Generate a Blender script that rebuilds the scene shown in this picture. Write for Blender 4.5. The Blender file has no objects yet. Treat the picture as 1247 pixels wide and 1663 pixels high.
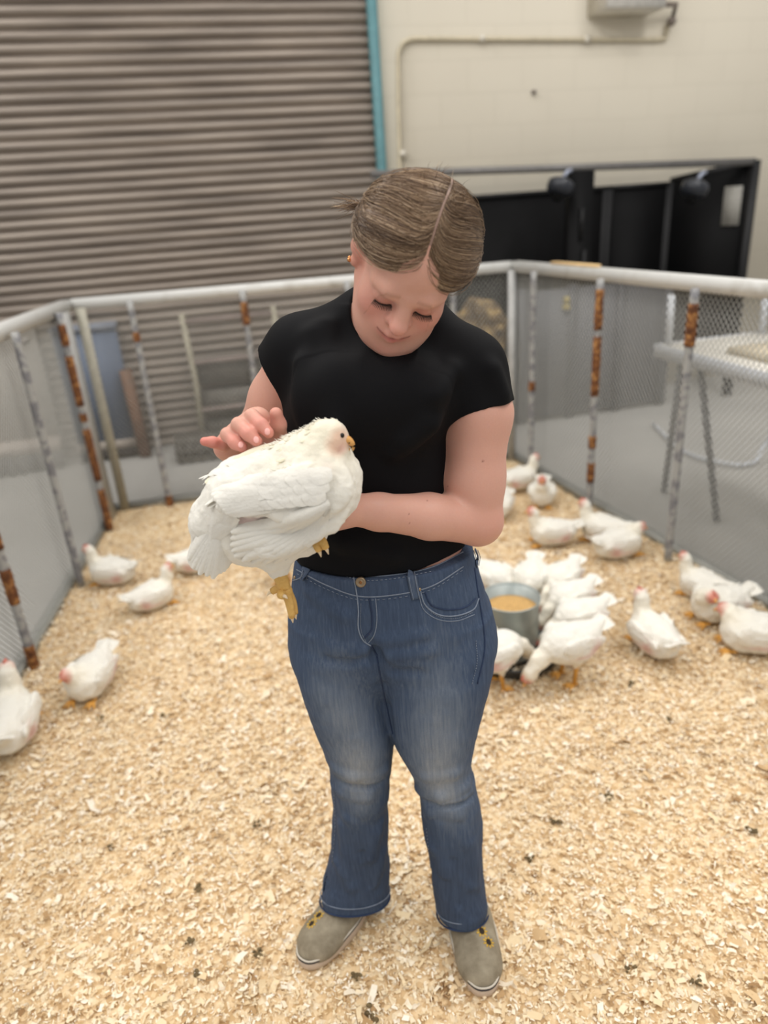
import bpy, math, random
import numpy as np
from mathutils import Matrix, Vector
random.seed(7)
rng = np.random.default_rng(7)
SC = bpy.context.scene
COL = SC.collection
# ------------------------------------------------------------------ camera
W, H, FPX = 1247, 1663, 1153.0
CX, CY = W / 2, H / 2
_n = np.array([820 - CX, 3550 - CY, FPX]); _n /= np.linalg.norm(_n)
_up = -_n
_Y = np.array([0, 0, 1.0]) - _up * _up[2]; _Y /= np.linalg.norm(_Y)
_X = np.cross(_Y, _up)
RC = np.stack([_X, _Y, _up])              # world = RC @ camera(x right, y down, z forward)
CAM = np.array([0, 0, 1.5])
cd = bpy.data.cameras.new('camera')
cam = bpy.data.objects.new('camera', cd); COL.objects.link(cam)
M = np.eye(4); M[:3, 0] = RC[:, 0]; M[:3, 1] = -RC[:, 1]; M[:3, 2] = -RC[:, 2]; M[:3, 3] = CAM
cam.matrix_world = Matrix(M.tolist())
cd.sensor_fit = 'VERTICAL'; cd.sensor_height = 36.0; cd.lens = 36.0 * FPX / H
cd.clip_start = 0.05
cd.dof.use_dof = True; cd.dof.focus_distance = 1.16; cd.dof.aperture_fstop = 2.1
SC.camera = cam

def ray(px, py): return RC @ np.array([px - CX, py - CY, FPX])
def P(px, py, y):
    d = ray(px, py); return CAM + d * (y / d[1])
def G(px, py, z=0.0):
    d = ray(px, py); return CAM + d * ((z - CAM[2]) / d[2])

# ------------------------------------------------------------------ light, exposure
SC.view_settings.view_transform = 'Standard'; SC.view_settings.look = 'None'
SC.view_settings.gamma = 1.0; SC.view_settings.use_curve_mapping = False
SC.view_settings.exposure = 0.0
wd = bpy.data.worlds.new('world'); SC.world = wd; wd.use_nodes = True
nt = wd.node_tree; bg = nt.nodes['Background']; tc = nt.nodes.new('ShaderNodeTexCoord'); sz = nt.nodes.new('ShaderNodeSeparateXYZ'); rp = nt.nodes.new('ShaderNodeValToRGB')
nt.links.new(tc.outputs['Generated'], sz.inputs[0]); nt.links.new(sz.outputs['Z'], rp.inputs[0]); nt.links.new(rp.outputs[0], bg.inputs[0])
rp.color_ramp.elements[0].position = 0.0; rp.color_ramp.elements[0].color = (.50, .48, .455, 1)      # ambient for the hall walls, kept dim so the lowered face darkens
rp.color_ramp.elements[1].position = 0.8; rp.color_ramp.elements[1].color = (1.0, .975, .945, 1)       # brighter ambient overhead, in place of an unseen white ceiling
bg.inputs[1].default_value = 0.98
def area(name, loc, sx, sy, power, col=(1, 0.97, 0.93), tgt=None):
    l = bpy.data.lights.new(name, 'AREA'); l.shape = 'RECTANGLE'; l.size = sx; l.size_y = sy
    l.energy = power; l.color = col
    o = bpy.data.objects.new(name, l); COL.objects.link(o); o.location = loc
    if tgt is not None:
        o.rotation_euler = (Vector(tgt) - Vector(loc)).to_track_quat('-Z', 'Y').to_euler()
    return o
for i, (x, y, e) in enumerate([(-1.7, -.3, 46), (1.7, -.3, 46), (-2.6, 2.9, 58), (0.0, 2.9, 44), (2.6, 2.9, 62)]):
    area('ceiling_lamp_light', (x, y, 4.3), 0.5, 2.4, e)

# ------------------------------------------------------------------ mesh helpers
def mk(name, V, F, mats=(), parent=None, smooth=True, tint=None, midx=None):
    V = np.asarray(V, np.float32); F = np.asarray(F, np.int32)
    me = bpy.data.meshes.new(name)
    me.vertices.add(len(V)); me.vertices.foreach_set('co', V.ravel())
    k = F.shape[1]
    me.loops.add(F.size); me.loops.foreach_set('vertex_index', F.ravel())
    me.polygons.add(len(F)); me.polygons.foreach_set('loop_start', np.arange(0, F.size, k, dtype=np.int32))
    if smooth: me.polygons.foreach_set('use_smooth', np.ones(len(F), bool))
    if midx is not None: me.polygons.foreach_set('material_index', np.asarray(midx, np.int32))
    me.update(calc_edges=True)
    if tint is not None:
        a = me.attributes.new('tint', 'FLOAT_COLOR', 'POINT')
        a.data.foreach_set('color', np.c_[tint, np.ones(len(V))].astype(np.float32).ravel())
    for m in (mats if isinstance(mats, (list, tuple)) else [mats]): me.materials.append(m)
    o = bpy.data.objects.new(name, me); COL.objects.link(o)
    if parent is not None: o.parent = parent
    return o

class MB:
    def __init__(s): s.V = []; s.F = []; s.m = []; s.n = 0
    def add(s, V, F, m=0):
        V = np.asarray(V, float); F = np.asarray(F, int)
        s.V.append(V); s.F.append(F + s.n); s.m.append(np.full(len(F), m)); s.n += len(V); return s
    def box(s, lo, hi, m=0, X=None):
        lo = np.array(lo, float); hi = np.array(hi, float)
        c = np.array([[x, y, z] for x in (0, 1) for y in (0, 1) for z in (0, 1)]) * (hi - lo) + lo
        if X is not None: c = X(c)
        return s.add(c, [[0, 1, 3, 2], [4, 6, 7, 5], [0, 4, 5, 1], [2, 3, 7, 6], [0, 2, 6, 4], [1, 5, 7, 3]], m)
    def bar(s, a, b, w, h=None, m=0, up=(0, 0, 1)):
        h = h or w
        a = np.array(a, float); b = np.array(b, float); d = b - a; L = np.linalg.norm(d); d /= L
        u = np.array(up, float)
        if abs(d @ u) > .95: u = np.array([0, 1.0, 0])
        x = np.cross(d, u); x /= np.linalg.norm(x); z = np.cross(x, d)
        return s.box((-w / 2, 0, -h / 2), (w / 2, L, h / 2), m, lambda c: a + c[:, :1] * x + c[:, 1:2] * d + c[:, 2:] * z)
    def tube(s, pts, r, n=8, m=0, flat=None, cap=True):
        pts = np.array(pts, float); r = np.broadcast_to(np.asarray(r, float), (len(pts),)).copy()
        if cap:
            pts = np.concatenate([pts[:1], pts, pts[-1:]]); r = np.concatenate([[1e-5], r, [1e-5]])
        t = np.gradient(pts, axis=0)
        if cap: t[0] = t[1]= pts[2] - pts[1]; t[-1] = t[-2] = pts[-2] - pts[-3]
        t /= np.linalg.norm(t, axis=1)[:, None] + 1e-12
        u = np.array([0, 0, 1.0]) if flat is None else np.array(flat[0], float)
        if abs(t[len(t) // 2] @ u) > .9 and flat is None: u = np.array([1.0, 0, 0])
        rings = []
        for i in range(len(pts)):
            x = np.cross(t[i], u); x /= np.linalg.norm(x) + 1e-12; z = np.cross(x, t[i])
            a = np.arange(n) * 2 * np.pi / n
            fz = 1 if flat is None else flat[1]
            rings.append(pts[i] + r[i] * (np.cos(a)[:, None] * x + fz * np.sin(a)[:, None] * z))
        V = np.concatenate(rings)
        i = np.arange(len(pts) - 1)[:, None] * n; j = np.arange(n)[None]; j2 = (j + 1) % n
        F = np.stack([i + j, i + j2, i + n + j2, i + n + j], -1).reshape(-1, 4)
        return s.add(V, F, m)
    def lathe(s, prof, n=40, c=(0, 0, 0), m=0):
        prof = np.array(prof, float); a = np.arange(n) * 2 * np.pi / n
        V = np.stack([prof[:, :1] * np.cos(a), prof[:, :1] * np.sin(a), np.repeat(prof[:, 1:], n, 1)], -1).reshape(-1, 3) + np.array(c)
        i = np.arange(len(prof) - 1)[:, None] * n; j = np.arange(n)[None]; j2 = (j + 1) % n
        return s.add(V, np.stack([i + j, i + j2, i + n + j2, i + n + j], -1).reshape(-1, 4), m)
    def grid(s, Gd, m=0):
        Gd = np.asarray(Gd, float); a, b = Gd.shape[:2]
        i = np.arange(a - 1)[:, None] * b; j = np.arange(b - 1)[None]
        return s.add(Gd.reshape(-1, 3), np.stack([i + j, i + j + 1, i + b + j + 1, i + b + j], -1).reshape(-1, 4), m)
    def blob(s, c, r, m=0, n=10, R=None):
        th = np.linspace(0.02, np.pi - 0.02, n)[:, None]; ph = np.linspace(0, 2 * np.pi, 2 * n + 1)[None]
        Gd = np.stack([np.sin(th) * np.cos(ph), np.sin(th) * np.sin(ph), np.cos(th) + 0 * ph], -1) * np.array(r)
        if R is not None: Gd = Gd @ R
        return s.grid(Gd + np.array(c), m)
    def build(s, name, mats, parent=None, smooth=True, tint=None):
        return mk(name, np.concatenate(s.V), np.concatenate(s.F), mats, parent, smooth, tint, np.concatenate(s.m))

def tag(o, label=None, cat=None, group=None, kind=None):
    if label: o['label'] = label
    if cat: o['category'] = cat
    if group: o['group'] = group
    if kind: o['kind'] = kind
    return o
def empty(name, loc=(0, 0, 0), rz=0.0):
    o = bpy.data.objects.new(name, None); COL.objects.link(o); o.location = loc; o.rotation_euler = (0, 0, rz)
    o.empty_display_size = 0.05
    return o
def smoothline(pts, n=24):
    pts = np.array(pts, float); m = len(pts)
    if m < 3:
        t = np.linspace(0, 1, n)[:, None]; return pts[0] * (1 - t) + pts[-1] * t
    q = np.concatenate([[2 * pts[0] - pts[1]], pts, [2 * pts[-1] - pts[-2]]])
    out = []
    for u in np.linspace(0, m - 1 - 1e-6, n):
        i = int(u); f = u - i; a, b, c, d = q[i:i + 4]
        out.append(.5 * (2 * b + (c - a) * f + (2 * a - 5 * b + 4 * c - d) * f * f + (3 * b - a - 3 * c + d) * f ** 3))
    return np.array(out)

# ------------------------------------------------------------------ signed-distance sculpting
class Field:
    def __init__(s, lo, hi, h):
        s.lo = np.array(lo, float); s.h = h
        s.n = np.ceil((np.array(hi, float) - s.lo) / h).astype(int) + 1
        s.D = np.full(s.n, 0.5, np.float32)
    def blk(s, lo, hi):
        i0 = np.clip(np.floor((np.array(lo) - s.lo) / s.h).astype(int), 0, s.n - 1)
        i1 = np.clip(np.ceil((np.array(hi) - s.lo) / s.h).astype(int) + 1, 1, s.n)
        sl = tuple(slice(a, b) for a, b in zip(i0, i1))
        ax = [(s.lo[k] + np.arange(i0[k], i1[k]) * s.h).astype(np.float32) for k in range(3)]
        return sl, ax[0][:, None, None], ax[1][None, :, None], ax[2][None, None, :]
    def put(s, fn, lo, hi, k=0.01, op='u'):
        pad = max(k, 3 * s.h)
        sl, X, Y, Z = s.blk(np.array(lo) - pad, np.array(hi) + pad)
        B = s.D[sl]
        if B.size == 0: return
        d = fn(X, Y, Z).astype(np.float32)
        if op == 'u':
            h = np.maximum(k - np.abs(B - d), 0) / k; s.D[sl] = np.minimum(B, d) - h * h * k * .25
        elif op == 's':
            d = -d; h = np.maximum(k - np.abs(B - d), 0) / k; s.D[sl] = np.maximum(B, d) + h * h * k * .25
        elif op == 'i':
            h = np.maximum(k - np.abs(B - d), 0) / k; s.D[sl] = np.maximum(B, d) + h * h * k * .25
        elif op == '+': s.D[sl] = B + d
    def ell(s, c, r, k=0.01, R=None, op='u'):
        c = np.array(c, float); r = np.broadcast_to(np.array(r, float), (3,)); m = r.max()
        R = np.eye(3) if R is None else R
        def fn(X, Y, Z):
            x, y, z = X - c[0], Y - c[1], Z - c[2]
            l = [R[i, 0] * x + R[i, 1] * y + R[i, 2] * z for i in range(3)]
            k0 = np.sqrt(sum((l[i] / r[i]) ** 2 for i in range(3))); k1 = np.sqrt(sum((l[i] / r[i] ** 2) ** 2 for i in range(3)))
            return k0 * (k0 - 1) / (k1 + 1e-9)
        s.put(fn, c - m, c + m, k, op)
    def cap(s, a, b, ra, rb=None, k=0.01, op='u', flat=None, clip=None):
        a = np.array(a, float); b = np.array(b, float); rb = ra if rb is None else rb
        ba = b - a; L2 = ba @ ba + 1e-12; m = max(ra, rb)
        def fn(X, Y, Z):
            x, y, z = X - a[0], Y - a[1], Z - a[2]
            t = np.clip((x * ba[0] + y * ba[1] + z * ba[2]) / L2, 0, 1)
            x, y, z = x - t * ba[0], y - t * ba[1], z - t * ba[2]
            q = x * x + y * y + z * z
            if flat is not None:           # (unit axis, factor<1): thinner along the axis
                ax, f = flat; w = x * ax[0] + y * ax[1] + z * ax[2]
                d = (np.sqrt(q + w * w * (1 / f ** 2 - 1)) - (ra + (rb - ra) * t)) * (f + (1 - f) * .35)
            else: d = np.sqrt(q) - (ra + (rb - ra) * t)
            if clip is not None:
                c0, n0 = clip; d = np.maximum(d, (X - c0[0]) * n0[0] + (Y - c0[1]) * n0[1] + (Z - c0[2]) * n0[2])
            return d
        s.put(fn, np.minimum(a, b) - m, np.maximum(a, b) + m, k, op)
    def chain(s, pts, rs, k=0.008, op='u', flat=None):
        for i in range(len(pts) - 1): s.cap(pts[i], pts[i + 1], rs[i], rs[i + 1], k, op, flat)
    def loft(s, S, k=0.01, op='u', e=2.0, grow=0.0, zlo=None, zhi=None):
        """S: rows of (z, cx, cy, a, b) -> stacked super-ellipses"""
        S = np.array(sorted(S, key=lambda q: q[0]), float)
        zz = np.linspace(S[0, 0], S[-1, 0], 300)
        T = np.stack([np.interp(zz, S[:, 0], S[:, i]) for i in range(1, 5)], 1)
        w = max(3, int(300 * .022 / (S[-1, 0] - S[0, 0]))) | 1
        kk = np.hanning(w + 2)[1:-1]; kk /= kk.sum()
        Tp = np.pad(T, ((w // 2, w // 2), (0, 0)), 'edge')
        T = np.stack([np.convolve(Tp[:, i], kk, 'valid') for i in range(4)], 1)
        z0 = S[0, 0] if zlo is None else zlo; z1 = S[-1, 0] if zhi is None else zhi
        def fn(X, Y, Z):
            z = Z.ravel(); cx, cy, a, b = [np.interp(z, zz, T[:, i])[None, None, :] for i in range(4)]
            a = a + grow; b = b + grow
            x = np.abs(X - cx) / a; y = np.abs(Y - cy) / b
            q = (x ** e + y ** e) ** (1 / e)
            g = np.sqrt((x / a) ** 2 + (y / b) ** 2) / (np.sqrt(x * x + y * y) + 1e-6)
            d = (q - 1) / np.maximum(g, 1e-3)
            return np.maximum(d, np.maximum(Z - z1, z0 - Z))
        m = T[:, 2:].max() + abs(grow)
        lo = [T[:, 0].min() - m, T[:, 1].min() - m, z0]; hi = [T[:, 0].max() + m, T[:, 1].max() + m, z1]
        s.put(fn, lo, hi, k, op)
    def sample(s, p):
        q = (np.asarray(p) - s.lo) / s.h; i = np.clip(np.floor(q).astype(int), 0, s.n - 2); f = np.clip(q - i, 0, 1)
        o = 0
        for dx in (0, 1):
            for dy in (0, 1):
                for dz in (0, 1):
                    w = (f[..., 0] if dx else 1 - f[..., 0]) * (f[..., 1] if dy else 1 - f[..., 1]) * (f[..., 2] if dz else 1 - f[..., 2])
                    o = o + w * s.D[i[..., 0] + dx, i[..., 1] + dy, i[..., 2] + dz]
        return o
    def grad(s, p):
        p = np.asarray(p, float); e = s.h * 1.5
        g = np.stack([s.sample(p + np.eye(3)[k] * e) - s.sample(p - np.eye(3)[k] * e) for k in range(3)], -1)
        return g / (np.linalg.norm(g, axis=-1, keepdims=True) + 1e-9)
    def hit(s, px, py, y0=0.7, y1=1.4):
        d = ray(px, py); t = np.linspace(y0, y1, 1500) / d[1]; p = CAM + t[:, None] * d
        v = s.sample(p); ins = np.all((p > s.lo) & (p < s.lo + (s.n - 1) * s.h), 1)
        k = np.nonzero((v < 0) & ins)[0]
        if len(k) == 0:
            k = [int(np.argmin(np.where(ins, v, 9)))]
        return p[k[0]], s.grad(p[k[0]])
    def mesh(s, smooth=1):
        D = s.D; S = D < 0
        c = [S[a:S.shape[0] - 1 + a, b:S.shape[1] - 1 + b, e:S.shape[2] - 1 + e] for a in (0, 1) for b in (0, 1) for e in (0, 1)]
        al = c[0].copy(); an = c[0].copy()
        for q in c[1:]: al &= q; an |= q
        mix = an & ~al
        I = np.argwhere(mix); n = len(I)
        idx = np.full(mix.shape, -1, np.int32); idx[mix] = np.arange(n)
        off = np.array([[a, b, e] for a in (0, 1) for b in (0, 1) for e in (0, 1)])
        v = np.stack([D[I[:, 0] + o[0], I[:, 1] + o[1], I[:, 2] + o[2]] for o in off], 1)
        acc = np.zeros((n, 3)); cnt = np.zeros(n)
        for a in range(8):
            for b in range(a + 1, 8):
                if np.abs(off[a] - off[b]).sum() != 1: continue
                m = (v[:, a] < 0) != (v[:, b] < 0)
                t = v[m, a] / (v[m, a] - v[m, b])
                acc[m] += off[a] + t[:, None] * (off[b] - off[a]); cnt[m] += 1
        V = (I + acc / cnt[:, None]) * s.h + s.lo
        Q = []
        for ax in range(3):
            s0 = [slice(1, -1)] * 3; s1 = [slice(1, -1)] * 3
            s0[ax] = slice(0, S.shape[ax] - 1); s1[ax] = slice(1, S.shape[ax])
            A = S[tuple(s0)]; B = S[tuple(s1)]
            E = np.argwhere(A != B); fl = A[E[:, 0], E[:, 1], E[:, 2]]
            o = np.ones(3, int); o[ax] = 0; E = E + o
            u, w = [k for k in range(3) if k != ax]
            du = np.zeros(3, int); du[u] = 1; dw = np.zeros(3, int); dw[w] = 1
            f = lambda q: idx[q[:, 0], q[:, 1], q[:, 2]]
            q = np.stack([f(E - du - dw), f(E - dw), f(E), f(E - du)], 1)
            flip = fl if ax != 1 else ~fl
            q[~flip] = q[~flip][:, ::-1]
            Q.append(q[(q >= 0).all(1)])
        Q = np.concatenate(Q)
        for _ in range(smooth):
            e = np.concatenate([Q[:, [0, 1]], Q[:, [1, 2]], Q[:, [2, 3]], Q[:, [3, 0]]])
            sm = np.zeros_like(V); ct = np.zeros(n)
            for k in range(3): sm[:, k] = np.bincount(e[:, 0], V[e[:, 1], k], n) + np.bincount(e[:, 1], V[e[:, 0], k], n)
            ct = np.bincount(e[:, 0], minlength=n) + np.bincount(e[:, 1], minlength=n)
            V = .5 * V + .5 * sm / np.maximum(ct, 1)[:, None]
        return V, Q

def vnoise(p, sc, seed=0):
    """cheap smooth value noise, -1..1"""
    p = np.asarray(p, float) * sc; i = np.floor(p).astype(np.int64); f = p - i; f = f * f * (3 - 2 * f)
    o = 0
    for a in (0, 1):
        for b in (0, 1):
            for c in (0, 1):
                h = ((i[..., 0] + a) * 374761393 + (i[..., 1] + b) * 668265263 + (i[..., 2] + c) * 2147483647 + seed * 97531) & 0xffffffff
                h = ((h ^ (h >> 13)) * 1274126177) & 0xffffffff; h = (h ^ (h >> 16)) & 0xffff
                w = (f[..., 0] if a else 1 - f[..., 0]) * (f[..., 1] if b else 1 - f[..., 1]) * (f[..., 2] if c else 1 - f[..., 2])
                o = o + w * (h / 32767.5 - 1)
    return o

# ------------------------------------------------------------------ materials
def srgb(r, g, b):
    f = lambda c: (c / 255) / 12.92 if c / 255 <= .04045 else ((c / 255 + .055) / 1.055) ** 2.4
    return (f(r), f(g), f(b), 1)
class Mat:
    def __init__(s, name, col=(.5, .5, .5, 1), rough=.6, metal=0.0, spec=.4):
        s.m = bpy.data.materials.new(name); s.m.use_nodes = True; s.t = s.m.node_tree
        s.b = s.t.nodes['Principled BSDF']; s.b.inputs['Base Color'].default_value = col
        s.b.inputs['Roughness'].default_value = rough; s.b.inputs['Metallic'].default_value = metal
        s.b.inputs['Specular IOR Level'].default_value = spec
    def n(s, typ, **kw):
        x = s.t.nodes.new(typ)
        for k, v in kw.items():
            if k in x.inputs: x.inputs[k].default_value = v
            else: setattr(x, k, v)
        return x
    def l(s, a, b): s.t.links.new(a, b)
    def coord(s, scale=(1, 1, 1), kind='Object'):
        c = s.n('ShaderNodeTexCoord'); mp = s.n('ShaderNodeMapping'); mp.inputs['Scale'].default_value = scale
        s.l(c.outputs[kind], mp.inputs[0]); return mp.outputs[0]
    def noise(s, vec, scale, detail=4, rough=.55):
        x = s.n('ShaderNodeTexNoise', Scale=scale, Detail=detail, Roughness=rough); s.l(vec, x.inputs['Vector']); return x.outputs['Fac']
    def ramp(s, fac, stops, interp='LINEAR'):
        r = s.n('ShaderNodeValToRGB'); r.color_ramp.interpolation = interp
        e = r.color_ramp.elements
        while len(e) < len(stops): e.new(.5)
        for q, (p, c) in zip(e, stops): q.position = p; q.color = c if len(c) == 4 else (*c, 1)
        s.l(fac, r.inputs[0]); return r.outputs[0]
    def mix(s, fac, a, b, blend='MIX'):
        x = s.n('ShaderNodeMix', data_type='RGBA', blend_type=blend)
        for v, i in ((fac, 0), (a, 6), (b, 7)):
            if hasattr(v, 'links') or hasattr(v, 'is_linked'): s.l(v, x.inputs[i])
            else: x.inputs[i].default_value = v
        return x.outputs[2]
    def math(s, op, a, b=0.0):
        x = s.n('ShaderNodeMath', operation=op)
        for v, i in ((a, 0), (b, 1)):
            if hasattr(v, 'is_linked'): s.l(v, x.inputs[i])
            else: x.inputs[i].default_value = v
        return x.outputs[0]
    def color(s, sock): s.l(sock, s.b.inputs['Base Color']); return s
    def bump(s, h, dist=.002, strength=.6):
        b = s.n('ShaderNodeBump', Strength=strength, Distance=dist); s.l(h, b.inputs['Height']); s.l(b.outputs[0], s.b.inputs['Normal']); return s
def W_(v): return (v, v, v, 1)
def simple(name, rgb, rough=.6, metal=0.0, var=.12, sc=20, bump=0.0, spec=.4):
    m = Mat(name, rgb, rough, metal, spec); v = m.coord(); n = m.noise(v, sc)
    d = tuple(c * (1 - var) for c in rgb[:3]) + (1,); u = tuple(min(1, c * (1 + var)) for c in rgb[:3]) + (1,)
    m.color(m.ramp(n, [(.3, d), (.7, u)]))
    if bump: m.bump(n, bump)
    return m.m
# ================================================================== setting
TH = math.radians(12.5); WD = np.array([math.cos(TH), math.sin(TH), 0]); WN = np.array([math.sin(TH), -math.cos(TH), 0])
W0 = np.array([0.0, 5.42, 0.0])
def onwall(px, py, off=0.0):
    """wall coordinates (u, z) of a pixel at a given distance in front of the wall"""
    d = ray(px, py); t = ((W0 + WN * off - CAM) @ WN) / (d @ WN); p = CAM + d * t
    return (p - W0) @ WD, p[2]
def wallobj(o): o.location = W0; o.rotation_euler = (0, 0, TH); return o     # local: x along, y into the wall, z up

m = Mat('concrete', srgb(150, 150, 146), .75); v = m.coord()
m.color(m.mix(m.noise(v, 40, 6), m.ramp(m.noise(v, 1.3, 5), [(.3, srgb(154, 153, 149)), (.7, srgb(180, 178, 172))]), srgb(162, 160, 156))).bump(m.noise(v, 60), .001)
CONC = m.m
b = MB(); xs = np.linspace(-9, 9, 2)
b.grid([[(x, y, -.012) for y in (-3, 9)] for x in (-9, 9)])
tag(b.build('floor', CONC), kind='structure')

m = Mat('painted_block', srgb(205, 195, 172), .7); c = m.n('ShaderNodeTexCoord'); sx = m.n('ShaderNodeSeparateXYZ'); cb = m.n('ShaderNodeCombineXYZ')
m.l(c.outputs['Object'], sx.inputs[0]); m.l(sx.outputs['X'], cb.inputs['X']); m.l(sx.outputs['Z'], cb.inputs['Y'])
br = m.n('ShaderNodeTexBrick'); m.l(cb.outputs[0], br.inputs['Vector'])
br.inputs['Scale'].default_value = 1.0; br.inputs['Brick Width'].default_value = .40; br.inputs['Row Height'].default_value = .2
br.inputs['Mortar Size'].default_value = .006; br.inputs['Mortar Smooth'].default_value = .4
br.inputs['Color1'].default_value = srgb(222, 215, 199); br.inputs['Color2'].default_value = srgb(220, 213, 197); br.inputs['Mortar'].default_value = srgb(217, 210, 194)
m.color(m.mix(m.math('MULTIPLY', m.noise(m.coord(), 3, 5), .25), br.outputs['Color'], srgb(206, 198, 181))).bump(m.math('MULTIPLY', br.outputs['Fac'], -1), .0015)
BLOCK = m.m
ud = onwall(606, 60)[0]                         # jamb between door and wall
b = MB(); b.box((ud, 0, -.02), (7, .2, 5)); b.box((-6.6, 0, 3.35), (ud, .2, 5)); b.box((-9, 0, -.02), (-6.6, .2, 5))
wallobj(tag(b.build('wall_back', BLOCK, smooth=False), kind='structure'))

m = Mat('door_steel', srgb(128, 118, 108), .5, .25); v = m.coord((1, 1, 12))
m.color(m.ramp(m.noise(v, 1.4, 5), [(.3, srgb(120, 111, 103)), (.7, srgb(158, 147, 136))]))
STEEL = m.m
pit = .064; zz = []
for k in range(int(3.4 / pit)):
    z0 = k * pit
    for a, yy in ((0.0, .030), (.10, .027), (.16, .012), (.3, .002), (.5, -.003), (.7, .001), (.84, .010), (.92, .027)): zz.append((z0 + a * pit, yy))
b = MB(); b.grid([[(x, .02 + y, z) for z, y in zz] for x in (-6.6, ud)][::-1])
wallobj(tag(b.build('door_1', STEEL, smooth=True), kind='structure'))
b = MB(); u2 = onwall(612, 60)[0]; b.box((ud - .03, -.03, -.01), (ud + .03, .03, 3.4))
TEAL = simple('teal_paint', srgb(92, 136, 142), .5)
wallobj(tag(b.build('trim_1', TEAL, smooth=False), kind='structure'))

# wall heater and conduit
CREAM = simple('cream_enamel', srgb(216, 210, 196), .4)
u0, z0 = onwall(953, 30); u1, _ = onwall(1046, 30)
t = empty('wall_unit', (0, 0, 0)); tag(t, 'white box unit mounted high on the cream block wall, cut by the frame', 'wall unit'); wallobj(t)
b = MB(); b.box((u0, -.24, z0), (u1, 0, z0 + .5)); b.build('housing', CREAM, t, False)
b = MB(); b.box((u0 + .005, -.255, z0 + .006), (u1 - .005, -.24, z0 + .47)); b.build('front_panel', simple('white_enamel', srgb(228, 226, 220), .35), t, False)
GREYM = simple('grey_fitting', srgb(120, 110, 102), .5)
cu, cz = onwall(1082, 38)
b = MB(); b.tube([(u1, -.12, z0 + .05), (cu, -.10, z0 + .05), (cu, -.06, cz)], .018, 8); b.blob((cu, -.06, cz), (.032, .032, .032)); b.build('valve', GREYM, t)
t = empty('conduit'); tag(t, 'thin painted conduit pipe bending down the cream block wall', 'pipe'); wallobj(t)
pts = [onwall(652, 560), onwall(648, 300), onwall(645, 120), onwall(647, 82), onwall(662, 66), onwall(700, 64), onwall(900, 65), onwall(1062, 65), onwall(1078, 55), onwall(1082, 40)]
b = MB(); b.tube(smoothline([(u, -.02, z) for u, z in pts], 60), .014, 8); b.build('pipe', simple('cream_pipe', srgb(196, 186, 162), .5), t)
for px, py in ((652, 250), (780, 64), (950, 65)):
    u, z = onwall(px, py); b = MB(); b.box((u - .018, -.04, z - .018), (u + .018, 0, z + .018)); b.build('strap', CREAM, t, False)
t = empty('wall_anchor'); wallobj(t); tag(t, 'small brown anchor stub in the cream wall above the stalls', 'anchor')
u, z = onwall(865, 150); b = MB(); b.tube([(u, .01, z), (u, -.03, z)], .014, 8); b.build('stub', GREYM, t)

# ------------------------------------------------------------------ black stall panels on the right
BLK = simple('black_plastic', (.0028, .0028, .0032, 1), .65, var=.3, sc=4, spec=.15)
DGREY = simple('dark_grey_sheet', srgb(86, 88, 94), .5, var=.15, sc=3)
BAR = simple('dark_steel', srgb(17, 17, 19), .5, .2)
def stall(name, label, cols, uA, uB, uP):
    pass
def wp(u, off, z): return W0 + WD * u + WN * off + np.array([0, 0, z])
uL, _ = onwall(745, 310, .12); uM, _ = onwall(985, 300, .12); uR, _ = onwall(1088, 300, .12)
_, zb = onwall(1000, 301, .12)
for i, (a, c, lab) in enumerate(((uL - .35, uM, 'black stall back panel on the wall behind the head'), (uM, uR, 'black stall back panel on the wall right of the centre post'))):
    t = empty('black_stall_wall'); tag(t, lab, 'stall panel', 'black stall panels along the wall')
    b = MB(); b.box((a + .01, -.14, .02), (c - .01, -.11, zb)); o = b.build('sheet', BLK, t, False)
    b = MB(); b.box((a, -.15, zb - .03), (c, -.10, zb)); b.box((a, -.15, 0), (a + .04, -.10, zb)); b.box((c - .04, -.15, 0), (c, -.10, zb)); b.build('frame', BAR, t, False)
    wallobj(t)
# end partition running from the wall towards the pen
pA = wp(uR, .13, 0); pd = ray(1212, 380); pB = CAM + pd * (5.42 / pd[1]); pB[2] = 0
d_ = (pB - pA); L_ = np.linalg.norm(d_); ang = math.atan2(d_[1], d_[0])
dd = ray(1231, 262); kk = math.hypot(*pB[:2]) / math.hypot(*dd[:2]); zf = (CAM + dd * kk)[2]
t = empty('stall_partition', pA, ang); tag(t, 'black stall side partition with sloping top and paper notice at the right', 'stall panel')
b = MB(); b.add([(0, -.02, .32), (L_, -.02, .32), (L_, -.02, zf - .02), (0, -.02, zb), (0, .02, .32), (L_, .02, .32), (L_, .02, zf - .02), (0, .02, zb)],
      [[0, 1, 2, 3], [7, 6, 5, 4], [0, 4, 5, 1], [3, 2, 6, 7], [0, 3, 7, 4], [1, 5, 6, 2]]); b.build('sheet', BLK, t, False)
b = MB(); b.bar((L_, 0, 0), (L_, 0, zf + .01), .06, .06); b.bar((0, 0, zb), (L_, 0, zf), .04, .05); b.bar((0, 0, 0), (0, 0, zb), .05); b.build('frame', BAR, t, False)
# notice
fx = .80 * L_; zn = zb + (zf - zb) * .8 - .26
b = MB(); b.box((fx - .09, -.035, zn - .11), (fx + .09, -.022, zn + .11)) if False else b.box((fx - .06, .022, zn - .13), (fx + .06, .03, zn + .13)); b.box((fx - .06, -.03, zn - .13), (fx + .06, -.022, zn + .13)); b.build('notice', simple('grey_paper', srgb(150, 148, 142), .8, var=.15, sc=60), t, False)
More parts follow.
